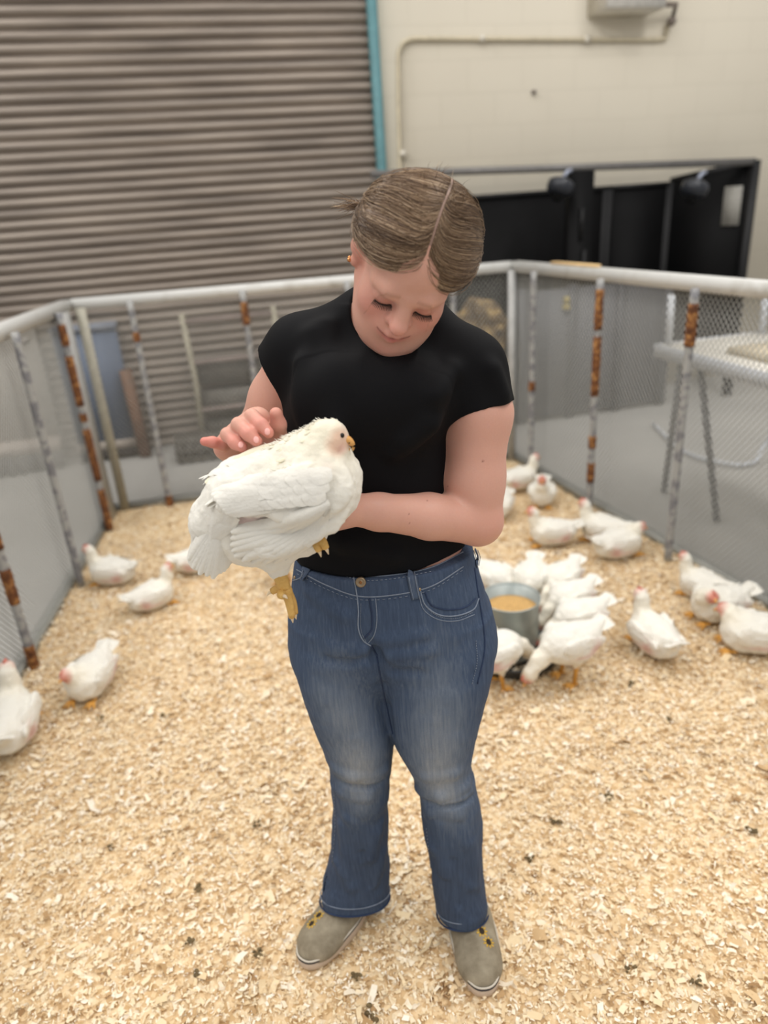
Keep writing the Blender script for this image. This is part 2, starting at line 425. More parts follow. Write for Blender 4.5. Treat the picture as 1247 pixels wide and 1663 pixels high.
# top rail across the stall fronts
u_, z_ = onwall(735, 279, .42); a3 = wp(u_, .42, z_); c3 = np.array([pB[0], pB[1], zf])
t = empty('stall_top_rail'); tag(t, 'grey steel rail along the tops of the black stalls', 'rail')
b = MB(); b.bar(a3 + (a3 - c3) * .25, c3 - (c3 - a3) * .01, .045, .045); b.build('rail', simple('grey_rail', srgb(112, 110, 108), .45, .3), t, False)
# centre post with hanging kit
ctr = a3 + (c3 - a3) * ((975 - 735) / (1231 - 735) * .86); 
t = empty('stall_post', (ctr[0], ctr[1], 0), TH); tag(t, 'black centre post between the two stalls with latch plates', 'post')
b = MB(); b.box((-.10, -.03, 0), (.07, .05, ctr[2] - .02)); b.build('post', BLK, t, False)
b = MB(); b.box((-.03, -.05, ctr[2] - .45), (-.005, -.03, ctr[2] - .25)); b.box((.0, -.05, ctr[2] - .75), (.025, -.03, ctr[2] - .52)); b.build('latch', BAR, t, False)
def fan(px, py, y, lab):
    c = P(px, py, y); t = empty('stall_fan', c); tag(t, lab, 'fan', 'fans hung on the stall rail'); t.rotation_euler = (0, math.radians(20), math.radians(25))
    b = MB(); b.lathe([(.001, -.05), (.06, -.05), (.085, -.03), (.09, .0), (.085, .03), (.06, .045), (.001, .05)], 20); b.build('cage', simple('smoky_plastic', srgb(40, 43, 50), .3), t)
    b = MB(); b.tube([(0, 0, .05), (.02, .0, .10), (.05, 0, .12)], .014, 8); b.build('bracket', simple('pale_steel', srgb(150, 156, 172), .3, .4), t)
    b = MB(); b.lathe([(.001, -.09), (.03, -.09), (.035, -.05)], 14); b.build('motor', BLK, t)
fan(910, 303, ctr[1] - .12, 'grey fan hung at the centre post of the black stalls')
fan(1128, 306, ctr[1] - .10, 'grey fan hung on the black partition at the right')
# low dark grey sheets standing behind the pen on the right
uG0, _ = onwall(838, 560, .5); uG1, _ = onwall(1062, 600, .5)
t = empty('grey_partition'); wallobj(t); tag(t, 'low dark grey sheet wall of the stalls behind the right fence', 'partition')
b = MB(); b.box((uG0, -.60, .02), (uG1, -.56, .92)); b.build('sheet', DGREY, t, False)
b = MB()
for k in range(4):
    u = uG0 + (uG1 - uG0) * k / 3; b.box((u - .03, -.62, 0), (u + .03, -.55, .94))
b.build('frame', simple('grey_frame', srgb(74, 76, 82), .5, .2), t, False)
b = MB(); u, z = onwall(914, 493, .57); b.box((u - .02, -.635, z - .035), (u + .02, -.605, z)); b.box((u - .015, -.635, z + .01), (u + .015, -.605, z + .05)); b.build('tag', simple('yellow_tag', srgb(190, 170, 90), .6), t, False)

# ------------------------------------------------------------------ white topped cart table
TW = simple('white_table_top', srgb(236, 232, 222), .45); LEGM = simple('pale_metal', srgb(196, 200, 206), .4)
t0 = P(1068, 560, 3.55); zt = t0[2]
da = P(1247, 606, 3.0); tdir = np.array([da[0] - t0[0], da[1] - t0[1]]); 
g1 = CAM + ray(1247, 606) * ((zt - 1.5) / ray(1247, 606)[2]); tdir = g1[:2] - t0[:2]; ta = math.atan2(tdir[1], tdir[0])
t = empty('table', (t0[0], t0[1], 0), ta); tag(t, 'white-topped folding table outside the pen on the right', 'table')
b = MB(); b.box((0.0, 0, zt - .035), (1.6, .62, zt)); b.build('table_top', TW, t, False)
b = MB(); b.box((-.01, -.012, zt - .06), (1.6, .0, zt + .004)); b.box((-.012, 0, zt - .06), (0, .62, zt + .004)); b.build('edge_rail', LEGM, t, False)
for px, yy in ((0.03, .04), (0.03, .58)):
    b = MB(); b.tube([(px, yy, zt), (px - .01, yy, zt + .24 if yy < .3 else zt + .2)], .017, 8); b.build('upright', LEGM, t)
for a, c in (((.12, .06, zt - .04), (.02, .10, .0)), ((.25, .06, zt - .04), (.45, .10, 0)), ((1.2, .06, zt - .04), (1.0, .1, 0))):
    b = MB(); b.tube([a, c], .016, 8); b.build('leg', simple('dark_leg', srgb(96, 96, 98), .4, .3), t)
b = MB(); b.box((.35, .12, zt), (.62, .36, zt + .03)); tt = b.build('clipboard', simple('tan_card', srgb(196, 184, 160), .7), None, False); tt.location = t.location; tt.rotation_euler = t.rotation_euler
tag(tt, 'tan papers lying on the white table', 'papers')
c0, c1, c2, c3_ = G(1178, 755), G(1195, 758), G(1232, 745), P(1247, 700, 3.6)
t = empty('hose'); tag(t, 'grey hose loop lying on concrete under the white table', 'hose')
b = MB(); b.tube(smoothline([G(1060, 690) + [0, 0, .01], G(1110, 735) + [0, 0, .01], G(1180, 756) + [0, 0, .012], G(1222, 754) + [0, 0, .012], P(1240, 725, G(1240, 745)[1]), P(1262, 690, G(1240, 745)[1])], 30), .012, 8); b.build('tube', LEGM, t)

# ------------------------------------------------------------------ clutter behind the left fence
BLUE = simple('blue_plastic', srgb(92, 104, 124), .5, var=.12, sc=5)
RUSTW = simple('brown_timber', srgb(112, 84, 66), .8, var=.25, sc=12)
GREYG = simple('dull_grate', srgb(92, 88, 82), .6, var=.3, sc=12)
BINP = G(190, 735); BINP[1] -= .12
t = empty('storage_bin', BINP); tag(t, 'blue plastic bin on a brown pallet behind the left corner', 'bin'); g = BINP
t.rotation_euler = (0, 0, TH)
w = .21; hb = .80
b = MB()
for k in range(1): b.box((-w * .95, -.02, .13), (w * .95, .42, .13 + hb - .04))
b.build('body', BLUE, t, False)
b = MB(); b.box((-w, -.03, .09 + hb), (w, .43, .13 + hb)); b.build('lid', simple('grey_blue_lid', srgb(120, 126, 138), .5), t, False)
b = MB(); b.box((-w, -.035, .07), (w, .43, .13)); b.build('base_rim', simple('pale_rim', srgb(160, 150, 140), .6), t, False)
b = MB(); b.box((-w, -.03, 0), (w + .06, .4, .07)); b.build('pallet', simple('dark_pallet', srgb(58, 52, 48), .8), t, False)
t = empty('timber_post', G(236, 742)); tag(t, 'rusty brown timber leaning upright beside the blue bin', 'post'); t.rotation_euler = (0, math.radians(-2), 0)
b = MB(); b.box((-.035, 0, 0), (.035, .05, .62)); b.build('timber', RUSTW, t, False)
gx = G(332, 728)
t = empty('wire_rack', gx, TH); tag(t, 'dull wire rack with grey rails against the roller door', 'rack')
CRK = simple('dusty_cream', srgb(158, 152, 134), .7, var=.2)
b = MB(); b.tube([(0, 0, 0), (.02, 0, .5), (0, 0, .95)], .02, 8); b.build('upright', CRK, t)
b = MB(); b.tube([(.62, 0, 0), (.62, 0, .95)], .02, 8); b.build('upright', CRK, t)
for z in (.28, .62, .9):
    b = MB(); b.bar((0, .0, z), (.64, .0, z), .03, .03); b.build('rail', simple('pinkish_bar', srgb(132, 118, 112), .6), t, False)
b = MB()
for k in range(3): b.bar((.02, .1, .1 + .22 * k), (.62, .1, .1 + .22 * k), .14, .16)
b.build('crate_stack', GREYG, t, False)
t = empty('rack_base', G(300, 752), TH); tag(t, 'dark wire crate lying on concrete in front of the rack', 'crate')
b = MB()
for k in range(9): b.bar((-.02 + .07 * k, 0, .0), (-.02 + .07 * k, 0, .14), .02)
for z in (.02, .08, .14): b.bar((-.05, 0, z), (.58, 0, z), .02)
b.box((-.05, .05, 0), (.58, .3, .13)); b.build('crate', GREYG, t, False)
gl = G(20, 770)
t = empty('leaning_panel', (gl[0], gl[1], 0), TH); tag(t, 'pale grey folded pen panel leaning on the roller door', 'panel')
PALE = simple('pale_grey_panel', srgb(168, 162, 154), .6, var=.08)
b = MB(); b.box((-.5, .12, .16), (.34, .16, .98)); b.build('sheet', PALE, t, False)
b = MB(); b.box((-.5, .0, .12), (.34, .2, .2)); b.build('base_beam', simple('pinkish_beam', srgb(176, 164, 154), .7), t, False)
b = MB(); b.tube(smoothline([(.20, .11, .5), (.21, .11, .8), (.29, .11, .88)], 12), .012, 8); b.build('hook', simple('white_hook', srgb(205, 200, 195), .5), t)
t = empty('floor_grate', (gl[0], gl[1] - .0, 0), TH); tag(t, 'dark slotted crate under the pale leaning panel', 'crate')
b = MB()
for k in range(8): b.box((-.42 + .07 * k, -.05, 0), (-.39 + .07 * k, .0, .12))
b.box((-.44, .0, 0), (.34, .1, .115)); b.build('crate', simple('dark_grate', srgb(88, 86, 84), .7), t, False)
gs = P(772, 640, 4.95); gs[2] = 0
t = empty('straw_bag', (gs[0], gs[1], 0), TH); tag(t, 'pile of brown straw heaped behind the back fence', 'straw')
F_ = Field((-.5, -.3, -.02), (.5, .3, 1.0), .02)
F_.ell((-.05, 0, .35), (.26, .16, .5), .05); F_.ell((.05, .0, .7), (.18, .15, .2), .08)
F_.put(lambda X, Y, Z: .04 * vnoise(np.stack(np.broadcast_arrays(X, Y, Z), -1), 9) + .03 * vnoise(np.stack(np.broadcast_arrays(X, Y, Z), -1), 24), (-.5, -.3, 0), (.5, .3, 1), op='+')
V, Q = F_.mesh(); m = Mat('straw', rough=.9); v = m.coord()
m.color(m.ramp(m.noise(v, 14, 6), [(.35, srgb(60, 50, 42)), (.55, srgb(120, 100, 70)), (.7, srgb(176, 150, 100))]))
mk('heap', V, Q, m.m, t)

# ------------------------------------------------------------------ pen fence
m = Mat('white_rail_paint', srgb(200, 200, 198), .5); v = m.coord()
m.color(m.mix(m.ramp(m.noise(v, 9, 6), [(.55, W_(0)), (.75, W_(1))]), srgb(206, 206, 203), srgb(182, 180, 174)))
RAIL = m.m
m = Mat('galvanised_wire', srgb(172, 172, 168), .5); WIRE = m.m
m = Mat('chipped_pipe', rough=.6); v = m.coord(); 
m.color(m.mix(m.ramp(m.noise(v, 26, 5), [(.46, W_(0)), (.56, W_(1))]), srgb(160, 160, 158), srgb(122, 122, 126)))
PIPE = m.m
m = Mat('rust', rough=.85); v = m.coord(); m.color(m.ramp(m.noise(v, 40, 5), [(.3, srgb(70, 42, 28)), (.52, srgb(118, 74, 42)), (.7, srgb(188, 140, 84))])); RUST = m.m
PALEP = simple('pale_flat_bar', srgb(182, 182, 180), .5, .1)
FH = 1.14
def upright(t, p, rust=(), r=.016, inward=(0, 0), mat=None):
    p = np.array([p[0] + inward[0], p[1] + inward[1]])
    b = MB(); zs = np.linspace(0, FH + .015, 24); b.tube([(p[0], p[1], z) for z in zs], r, 12)
    o = b.build('upright', mat or PIPE, t)
    for z0, z1 in rust:
        b = MB(); zz_ = np.linspace(z0, z1, 10)
        b.tube([(p[0], p[1], z) for z in zz_], [r * (1.12 + .14 * random.random()) for _ in zz_], 12); b.build('rust_patch', RUST, o)
def fence(label, a, c, ups, skip_lower=False):
    a = np.array(a, float); c = np.array(c, float); d = c - a; L = np.linalg.norm(d); d /= L; n = np.array([-d[1], d[0]])
    mid = np.array([.1, 2.5]) - (a + c) / 2
    if n @ mid < 0: n = -n
    t = empty('fence_panel'); tag(t, label, 'fence panel', 'panels of the chicken pen')
    A = lambda s, off, z: np.array([*(a + d * s + n * off), z])
    b = MB(); b.bar(A(-.02, 0, FH + .02), A(L + .02, 0, FH + .02), .055, .055); b.build('top_rail', RAIL, t, False)
    b = MB(); b.bar(A(0, 0, .02), A(L, 0, .02), .045, .03); b.build('bottom_rail', simple('dull_rail', srgb(140, 140, 134), .6), t, False)
    # expanded metal: zig-zag strands
    hw, hh = .013, .0082; nz = int((FH - .03) / (2 * hh)); nx = int(L / hw)
    s = np.arange(nx + 1) * hw; V = []; Fq = []
    base = 0
    for k in range(nz):
        z = .03 + k * 2 * hh + hh * (1 + np.where((np.arange(nx + 1) + 0) % 2 == 0, -1, 1) * (1 if k % 2 == 0 else -1)) 
        q = np.stack([a[0] + d[0] * s, a[1] + d[1] * s, z], 1)
        w = .0016; tz = np.array([0, 0, w]); nn = np.array([n[0], n[1], 0]) * w
        ring = np.stack([q - tz - nn, q - tz + nn, q + tz + nn, q + tz - nn], 1).reshape(-1, 3)
        i = np.arange(nx)[:, None] * 4; j = np.arange(4)[None]; j2 = (j + 1) % 4
        V.append(ring); Fq.append((np.stack([i + j, i + j2, i + 4 + j2, i + 4 + j], -1).reshape(-1, 4)) + base); base += len(ring)
    mk('wire_mesh', np.concatenate(V), np.concatenate(Fq), WIRE, t, False)
    for (x, y), rust in ups: upright(t, (x, y), rust, .0165, n * .03)
    return t
CL, CR = (-1.565, 3.86), (.845, 4.28)
La = np.array([-1.39, 2.28]); Lb = np.array([-1.545, 3.84]); ld = (La - Lb) / np.linalg.norm(La - Lb)
tl = fence('wire fence panel of the pen along the left side', CL, tuple(np.array(CL) + ld * 3.0),
      [((-1.39, 2.28), [(.0, .10), (.28, .42), (.5, .66)]), ((-1.44, 2.91), []), ((-1.515, 3.54), [(.02, .25), (.30, .58), (.62, .66), (.70, .95), (1.0, 1.10)]), ((-1.33, 1.66), [(.4, .6)])])
b = MB(); e = np.array([-1.55, 3.82]); dd2 = -ld
b.box((-.10, -.004, 0), (.10, .004, FH)); o = b.build('corner_plate', PALEP, tl, False); o.location = (e[0] + ld[0] * .16 + .02, e[1] + ld[1] * .16, 0); o.rotation_euler = (0, 0, math.atan2(-ld[1], -ld[0]))
bd = (np.array(CR) - np.array(CL)); bd /= np.linalg.norm(bd)
tb = fence('wire fence panel across the back of the pen', CL, CR,
      [((-1.245, 3.89), [(.0, .07), (.95, 1.0)]), (tuple(np.array(CL) + bd * .90), [(.98, 1.10)]), (tuple(np.array(CL) + bd * 1.47), []), (tuple(np.array(CL) + bd * 2.07), [])])
b = MB(); b.box((0, -.004, 0), (.05, .004, FH)); o = b.build('corner_plate', simple('tan_angle', srgb(160, 156, 142), .5), tb, False); o.location = (CL[0] + .045, CL[1] - .02, 0); o.rotation_euler = (0, 0, math.atan2(bd[1], bd[0]))
Ra = np.array([.845, 4.28]); rd = np.array([1.265, 2.76]) - np.array([.91, 3.9]); rd /= np.linalg.norm(rd)
tr = fence('wire fence panel of the pen along the right side', CR, tuple(Ra + rd * 3.2),
      [((.905, 3.92), [(.52, .57)]), ((1.075, 3.33), [(.62, .90), (.93, 1.11), (.18, .28), (.36, .42)]), ((1.255, 2.76), [(.94, 1.10)])])
b = MB(); b.box((-.02, -.02, 0), (.02, .02, FH)); o = b.build('corner_post', PALEP, tr, False); o.location = (CR[0] - .02, CR[1] - .04, 0)
m = None
TANW = simple('bare_wood', srgb(190, 170, 140), .8, var=.2, sc=30)
b = MB(); qa, qc = Ra + rd * .42, Ra + rd * .82
b.bar((qa[0], qa[1], FH + .055), (qc[0], qc[1], FH + .055), .03, .012)
tag(b.build('wood_shavings_clump', simple('pale_shaving', srgb(222, 190, 140), .9), None, False), 'line of shavings lying on the right fence rail', 'shavings')

# ------------------------------------------------------------------ bedding
PENPOLY = np.array([CL, CR, Ra + rd * 3.9, (1.9, .35), (-1.25, .35), np.array(CL) + ld * 3.2])
def inpoly(x, y):
    c = np.zeros(np.shape(x), bool); n = len(PENPOLY)
    for i in range(n):
        (x1, y1), (x2, y2) = PENPOLY[i], PENPOLY[(i + 1) % n]
        c ^= ((y1 > y) != (y2 > y)) & (x < (x2 - x1) * (y - y1) / (y2 - y1 + 1e-12) + x1)
    return c
def bedz(x, y):
    p = np.stack([x, y, 0 * x], -1)
    return .004 + .012 * vnoise(p, 2.5, 3) * .6 + .006 * vnoise(p, 9, 4) + .004 * vnoise(p, 30, 5)
m = Mat('shavings_base', rough=.9); v = m.coord()
vo = m.n('ShaderNodeTexVoronoi', Scale=85.0); m.l(v, vo.inputs['Vector']); sp = m.n('ShaderNodeSeparateColor'); m.l(vo.outputs['Color'], sp.inputs[0])
m.color(m.mix(m.math('MULTIPLY', m.noise(v, 3, 5), .5), m.ramp(sp.outputs[0], [(.0, srgb(188, 154, 108)), (.4, srgb(222, 194, 152)), (.8, srgb(236, 216, 180)), (1, srgb(243, 231, 204))]), srgb(216, 186, 142)))
m.bump(sp.outputs[1], .006, .8)
BED0 = m.m
m = Mat('shavings_chip', rough=.8); gi = m.n('ShaderNodeNewGeometry'); v = m.coord((1, 1, 1))
col = m.ramp(gi.outputs['Random Per Island'], [(0, srgb(138, 102, 64)), (.07, srgb(186, 152, 108)), (.18, srgb(218, 190, 148)), (.42, srgb(236, 216, 178)), (.7, srgb(243, 229, 200)), (1, srgb(250, 244, 230))])
m.color(m.mix(m.math('MULTIPLY', m.noise(v, 160, 2), .3), col, srgb(206, 172, 126)))
m.b.inputs['Subsurface Weight'].default_value = 0.0
CHIP = m.m
b = MB(); gx_ = np.arange(-1.75, 2.3, .03); gy_ = np.arange(.32, 4.4, .03)
X, Y = np.meshgrid(gx_, gy_, indexing='ij'); Z = bedz(X, Y); Zo = np.where(inpoly(X, Y), Z, -.03)
b.grid(np.stack([X, Y, Zo], -1))
def chips(N, fy, big=1.0):
    y = fy(rng.random(N * 4)); x = rng.uniform(-1.7, 2.3, N * 4)
    c = np.stack([x, y, 0 * x], -1) - CAM; q = c @ RC; pxx = CX + FPX * q[:, 0] / q[:, 2]; pyy = CY + FPX * q[:, 1] / q[:, 2]
    k = inpoly(x, y) & (pxx > -480) & (pxx < W + 480) & (pyy < H + 260); x, y = x[k][:N], y[k][:N]; N = len(x)
    L = np.exp(rng.normal(-4.78, .45, N)) * big; Wd = L * rng.uniform(.22, .75, N)
    az = rng.uniform(0, 2 * np.pi, N); ti = rng.normal(0, .28, N); ro = rng.normal(0, .28, N); cu = rng.normal(0, .25, N)
    u = np.array([-1, 0, 1.0]); w = np.array([-.5, .5])
    U = np.repeat(u, 2)[None] * L[:, None] / 2; Wv = np.tile(w, 3)[None] * Wd[:, None] * rng.uniform(.6, 1.1, (N, 6)); Cz = (np.repeat(u, 2)[None] ** 2 - .5) * (cu * L)[:, None] * .6
    U = U + rng.normal(0, .09, (N, 6)) * L[:, None]
    ct, st = np.cos(ti)[:, None], np.sin(ti)[:, None]; cr, sr = np.cos(ro)[:, None], np.sin(ro)[:, None]
    U2 = U * ct - Cz * st; Z2 = U * st + Cz * ct; W2 = Wv * cr - Z2 * sr; Z3 = Wv * sr + Z2 * cr
    ca, sa = np.cos(az)[:, None], np.sin(az)[:, None]
    z = bedz(x, y) + rng.uniform(.0, .012, N)
    V = np.stack([x[:, None] + U2 * ca - W2 * sa, y[:, None] + U2 * sa + W2 * ca, z[:, None] + Z3], -1).reshape(-1, 3)
    F = (np.arange(N)[:, None, None] * 6 + np.array([[0, 1, 3, 2], [2, 3, 5, 4]])[None]).reshape(-1, 4)
    b.add(V, F, 1)
chips(108000, lambda r: .4 + 3.0 * r ** 1.5, .88)
chips(12000, lambda r: .4 + 2.6 * r ** 1.3, 1.45)
chips(30000, lambda r: 1.5 + 2.7 * r)
tag(b.build('wood_shavings', [BED0, CHIP], None, False), 'pale wood shavings covering the pen floor', 'wood shavings', kind='stuff')
# droppings
DROP = simple('dark_dropping', srgb(104, 88, 60), .9, var=.5, sc=120)
spots = [(160, 1163), (310, 1527), (416, 1543), (320, 1580), (178, 1375), (415, 1344), (1020, 1570), (905, 1335), (1025, 1107), (985, 1292), (862, 1393), (575, 1585), (318, 1440), (1225, 1350), (1135, 1600), (1085, 1172), (265, 1160), (600, 1645)]
for i, (px, py) in enumerate(spots):
    g = G(px, py, .012); b = MB()
    for k in range(7):
        o3 = rng.normal(0, .0065, 3) * [1, 1, .15]; b.blob(o3 + [0, 0, .003], np.array([.0056, .0044, .0032]) * rng.uniform(.5, 1.2), n=6)
    o = b.build('dropping', DROP); o.location = (g[0], g[1], bedz(np.array([g[0]]), np.array([g[1]]))[0] + .006)
    tag(o, 'small dark clump of droppings on the wood shavings', 'droppings', 'droppings on the shavings')
# ================================================================== the person
HO = np.array([0.0658, 1.1108, 1.4300])
HA = np.array([[0.937, 0.087, -0.337], [-0.161, -0.749, -0.642], [0.309, -0.657, 0.688]])   # rows: her left, forward, up
HA = np.linalg.svd(HA)[0] @ np.linalg.svd(HA)[2]
HO = CAM + (HO - CAM) * .972
HS = 0.95 * .972
def hp(x, f, u): return HO + HS * (np.array([x, f, u]) @ HA)
def hl(p): return ((np.asarray(p) - HO) @ HA.T) / HS
def skin_mat(name):
    m = Mat(name, srgb(206, 158, 142), .48, 0, .35); v = m.coord()
    a = m.n('ShaderNodeAttribute', attribute_name='tint')
    n1 = m.noise(v, 22, 4); n2 = m.noise(v, 260, 3)
    base = m.mix(m.math('MULTIPLY', n1, .25), a.outputs['Color'], srgb(208, 150, 132))
    m.color(m.mix(m.math('MULTIPLY', n2, .16), base, srgb(178, 118, 104))).bump(n2, .0006, .3)
    m.b.inputs['Subsurface Weight'].default_value = .25
    m.b.inputs['Subsurface Radius'].default_value = (.010, .004, .002); m.b.inputs['Subsurface Scale'].default_value = .6
    return m.m
SKIN = skin_mat('skin')
# ---- torso silhouette rows: (pixel row, left, right, depth y, half thickness)
def rows2loft(R_):
    S = []
    for py, xl, xr, y, bb in R_:
        a = P(xl, py, y); c = P(xr, py, y)
        S.append(((a[2] + c[2]) / 2, (a[0] + c[0]) / 2, y, (c[0] - a[0]) / 2, bb))
    return S
TORSO = rows2loft([(940, 478, 766, 1.165, .112), (905, 480, 760, 1.165, .108), (860, 478, 748, 1.165, .102), (800, 474, 735, 1.17, .100), (740, 470, 728, 1.17, .104),
                   (680, 464, 726, 1.17, .110), (630, 464, 732, 1.180, .102), (600, 468, 742, 1.186, .092), (560, 486, 748, 1.194, .075), (530, 540, 728, 1.20, .056), (505, 580, 702, 1.205, .048)])
trR = P(604, 514, 1.205); trL = P(690, 542, 1.19)
neckb = P(648, 496, 1.195); neckt = hp(0, -.02, -.055)
shR = P(490, 572, 1.195); shL = P(754, 600, 1.165)
elR = P(416, 716, 1.27); wrR = P(412, 716, 1.105)
slR = P(446, 618, 1.225)
elL = P(776, 846, 1.115); wrL = P(556, 826, 1.015)
slL = P(776, 672, 1.145)
lo = (-.42, .80, .90); hi = (.36, 1.42, 1.62)
B = Field(lo, hi, .0021)
B.loft(TORSO, .02, grow=-.006)
B.cap(trR, shR + [.02, 0, 0], .046, .046, .04); B.cap(trL, shL + [-.02, 0, 0], .046, .048, .04)
B.cap(neckb + [-.004, 0, -.03], neckt, .056, .050, .03)
# arms
B.chain([shR, shR * .5 + elR * .5, elR], [.050, .047, .043], .02)
B.chain([elR, elR * .6 + wrR * .4, wrR], [.043, .038, .027], .012)
mL = elL * .62 + wrL * .38
B.chain([shL, slL, shL * .28 + elL * .72, elL], [.056, .0545, .049, .042], .02)
B.chain([elL, mL, elL * .25 + wrL * .75, wrL], [.041, .0375, .029, .0245], .012)
# right hand, fingers towards the camera, stroking the bird's back
def hand(Bf, wrist, palm, fingers, thumb, pr=.017):
    for q in palm: Bf.cap(wrist, q, .021, pr, .018)
    for i in range(len(palm) - 1): Bf.cap(palm[i], palm[i + 1], pr, pr, .014)
    for pts, r in fingers: Bf.chain(pts, r, .0045)
    Bf.chain(*thumb, .006)
yk = 1.058
mcp = [P(418, 684, yk), P(401, 697, yk), P(384, 712, yk), P(368, 727, yk)]
heel = P(440, 722, 1.055)
fing = [([mcp[0], P(409, 676, 1.018), P(424, 690, .998), P(436, 703, .990)], [.0115, .0108, .0098, .0082]),
        ([mcp[1], P(388, 690, 1.010), P(404, 705, .990), P(417, 717, .984)], [.0118, .0112, .0100, .0084]),
        ([mcp[2], P(370, 706, 1.012), P(382, 719, .996), P(393, 726, .990)], [.0112, .0106, .0096, .0080]),
        ([mcp[3], P(361, 722, 1.035), P(345, 718, 1.026), P(332, 717, 1.020)], [.0100, .0090, .0082, .0068])]
hand(B, wrR, mcp, fing, ([P(436, 716, 1.075), P(452, 710, 1.050), P(452, 690, 1.036), P(448, 672, 1.032)], [.016, .0135, .0118, .0098]))
B.cap(mcp[0], heel, .016, .018, .014); B.cap(mcp[3] + [.004, .01, -.01], P(385, 742, 1.07), .013, .016, .014); B.cap(P(385, 742, 1.07), heel, .016, .018, .014)
# left hand cupped under the breast
pl = [P(520, 808, 1.012), P(514, 827, 1.006), P(510, 846, 1.0), P(510, 864, .992)]
fl_ = [([q, q + [-.034, -.012, -.006], q + [-.056, -.03, -.002], q + [-.068, -.046, .006]], [.0090, .0084, .0080, .0070]) for q in pl]
hand(B, wrL, pl, fl_, ([P(530, 815, .99), P(520, 800, .965), P(505, 792, .95)], [.014, .0115, .009]), .013)
# head
E = lambda c, r, k=.01, op='u': B.ell(hp(*c), np.array(r) * HS, k, HA, op)
Cc = lambda a, c, ra, rb, k=.008, op='u': B.cap(hp(*a), hp(*c), ra * HS, rb * HS, k, op)
E((0, -.012, .026), (.073, .096, .096), .012)
E((0, .026, .034), (.070, .066, .066), .02)              # forehead
E((.001, .026, -.040), (.060, .060, .066), .025)            # mid face
E((0, .036, -.083), (.050, .048, .042), .03)             # jaw
E((.008, .080, -.112), (.026, .020, .018), .028); E((.030, .050, -.080), (.032, .032, .032), .03); E((-.026, .052, -.080), (.030, .030, .030), .03)            # chin
Cc((-.056, -.004, -.055), (-.024, .062, -.106), .018, .016, .03); Cc((.056, -.004, -.055), (.024, .062, -.106), .018, .016, .03)
for s in (-1, 1):
    E((s * .040, .054, -.036), (.026, .026, .026), .022)  # cheek
    E((s * .033, .099, -.006), (.016, .013, .009), .014, 's')  # socket
    E((s * .032, .0735, -.008), (.0165, .0150, .0135), .004)  # closed lid
    Cc((s * .012, .0865, .012), (s * .030, .0865, .0165), .005, .005, .020); Cc((s * .030, .0865, .0165), (s * .050, .070, .010), .005, .004, .020)
    Cc((s * .009, .088, -.020), (s * .0135, .094, -.0335), .006, .0078, .007)   # nostril wing
    E((s * .0075, .102, -.0445), (.0036, .006, .003), .003, 's')
Cc((0, .0855, .010), (0, .098, -.014), .0085, .0095, .012); Cc((0, .098, -.014), (0, .110, -.029), .0092, .0118, .010); E((0, .110, -.0305), (.0122, .0114, .0108), .008)
E((0, .078, -.060), (.030, .022, .022), .016)            # muzzle
Cc((-.022, .088, -.0640), (-.006, .1005, -.0595), .003, .0055, .006); Cc((.022, .088, -.0640), (.006, .1005, -.0595), .003, .0055, .006); Cc((-.006, .1005, -.0595), (.006, .1005, -.0595), .0055, .0055, .005)
Cc((-.018, .0885, -.0715), (0, .097, -.0735), .0045, .0068, .006); Cc((.018, .0885, -.0715), (0, .097, -.0735), .0045, .0068, .006)
for s in (-1, 1): Cc((s * .026, .087, -.0625), (0, .1065, -.0655), .0013, .0016, .003, 's')
# ears
def ear(s, c):
    q = hl(c)
    B.ell(c, np.array([.0085, .0175, .029]) * HS, .006, np.array([HA[0] + s * .35 * HA[1], HA[1] - s * .35 * HA[0], HA[2]]) / np.array([[1.06], [1.06], [1]]))
    B.ell(c - HA[2] * .026 + HA[1] * .004, .0085, .006)
    B.cap(c, hp(q[0] * .8, q[1] + .004, q[2] - .005), .013, .016, .01)
earR = hp(-.080, -.010, -.010); earL = hp(.078, -.012, -.010)
ear(-1, earR); ear(1, earL)
V, Q = B.mesh(1)
l = hl(V); hd = np.linalg.norm(V - hp(0, .02, -.02), axis=1) < .135
base = np.array(srgb(212, 164, 146)[:3]); T = np.repeat(base[None], len(V), 0)
def tintp(T, w, c): w = np.clip(w, 0, 1)[:, None]; return T * (1 - w) + np.array(srgb(*c)[:3]) * w
g3 = lambda p, c, s: np.exp(-(((p - np.array(c)) / np.array(s)) ** 2).sum(1))
for s in (-1, 1):
    T = tintp(T, .42 * g3(l, (s * .042, .07, -.036), (.026, .05, .026)) * hd, (214, 118, 112))
    T = tintp(T, .55 * g3(l, (s * .032, .088, -.008), (.018, .03, .012)) * hd, (178, 112, 104))
    T = tintp(T, .6 * g3(l, (s * .075, -.01, -.012), (.02, .03, .03)) * hd, (214, 126, 112))
    bw = np.exp(-((l[:, 2] - (.0185 - 3.2 * np.maximum(np.abs(l[:, 0]) - .034, 0) ** 1.5 * 10)) / .0035) ** 2) * (np.abs(l[:, 0]) > .013) * (np.abs(l[:, 0]) < .052) * (l[:, 1] > .05) * hd
T = tintp(T, .42 * bw, (150, 108, 84))
T = tintp(T, .5 * g3(l, (0, .108, -.034), (.016, .03, .014)) * hd, (218, 124, 116))
T = tintp(T, .9 * g3(l, (0, .1, -.0665), (.022, .03, .0090)) * hd, (182, 88, 90))
T = tintp(T, .95 * np.exp(-((l[:, 2] + .0655 - 7.0 * l[:, 0] ** 2) / .0016) ** 2) * (np.abs(l[:, 0]) < .027) * (l[:, 1] > .08) * hd, (110, 48, 46))
T = tintp(T, .30 * g3(l, (0, .09, -.105), (.03, .04, .016)) * hd, (212, 128, 118))
fh = np.min([np.linalg.norm(V - q, axis=1) for pts, _ in fing for q in pts[2:]], 0)
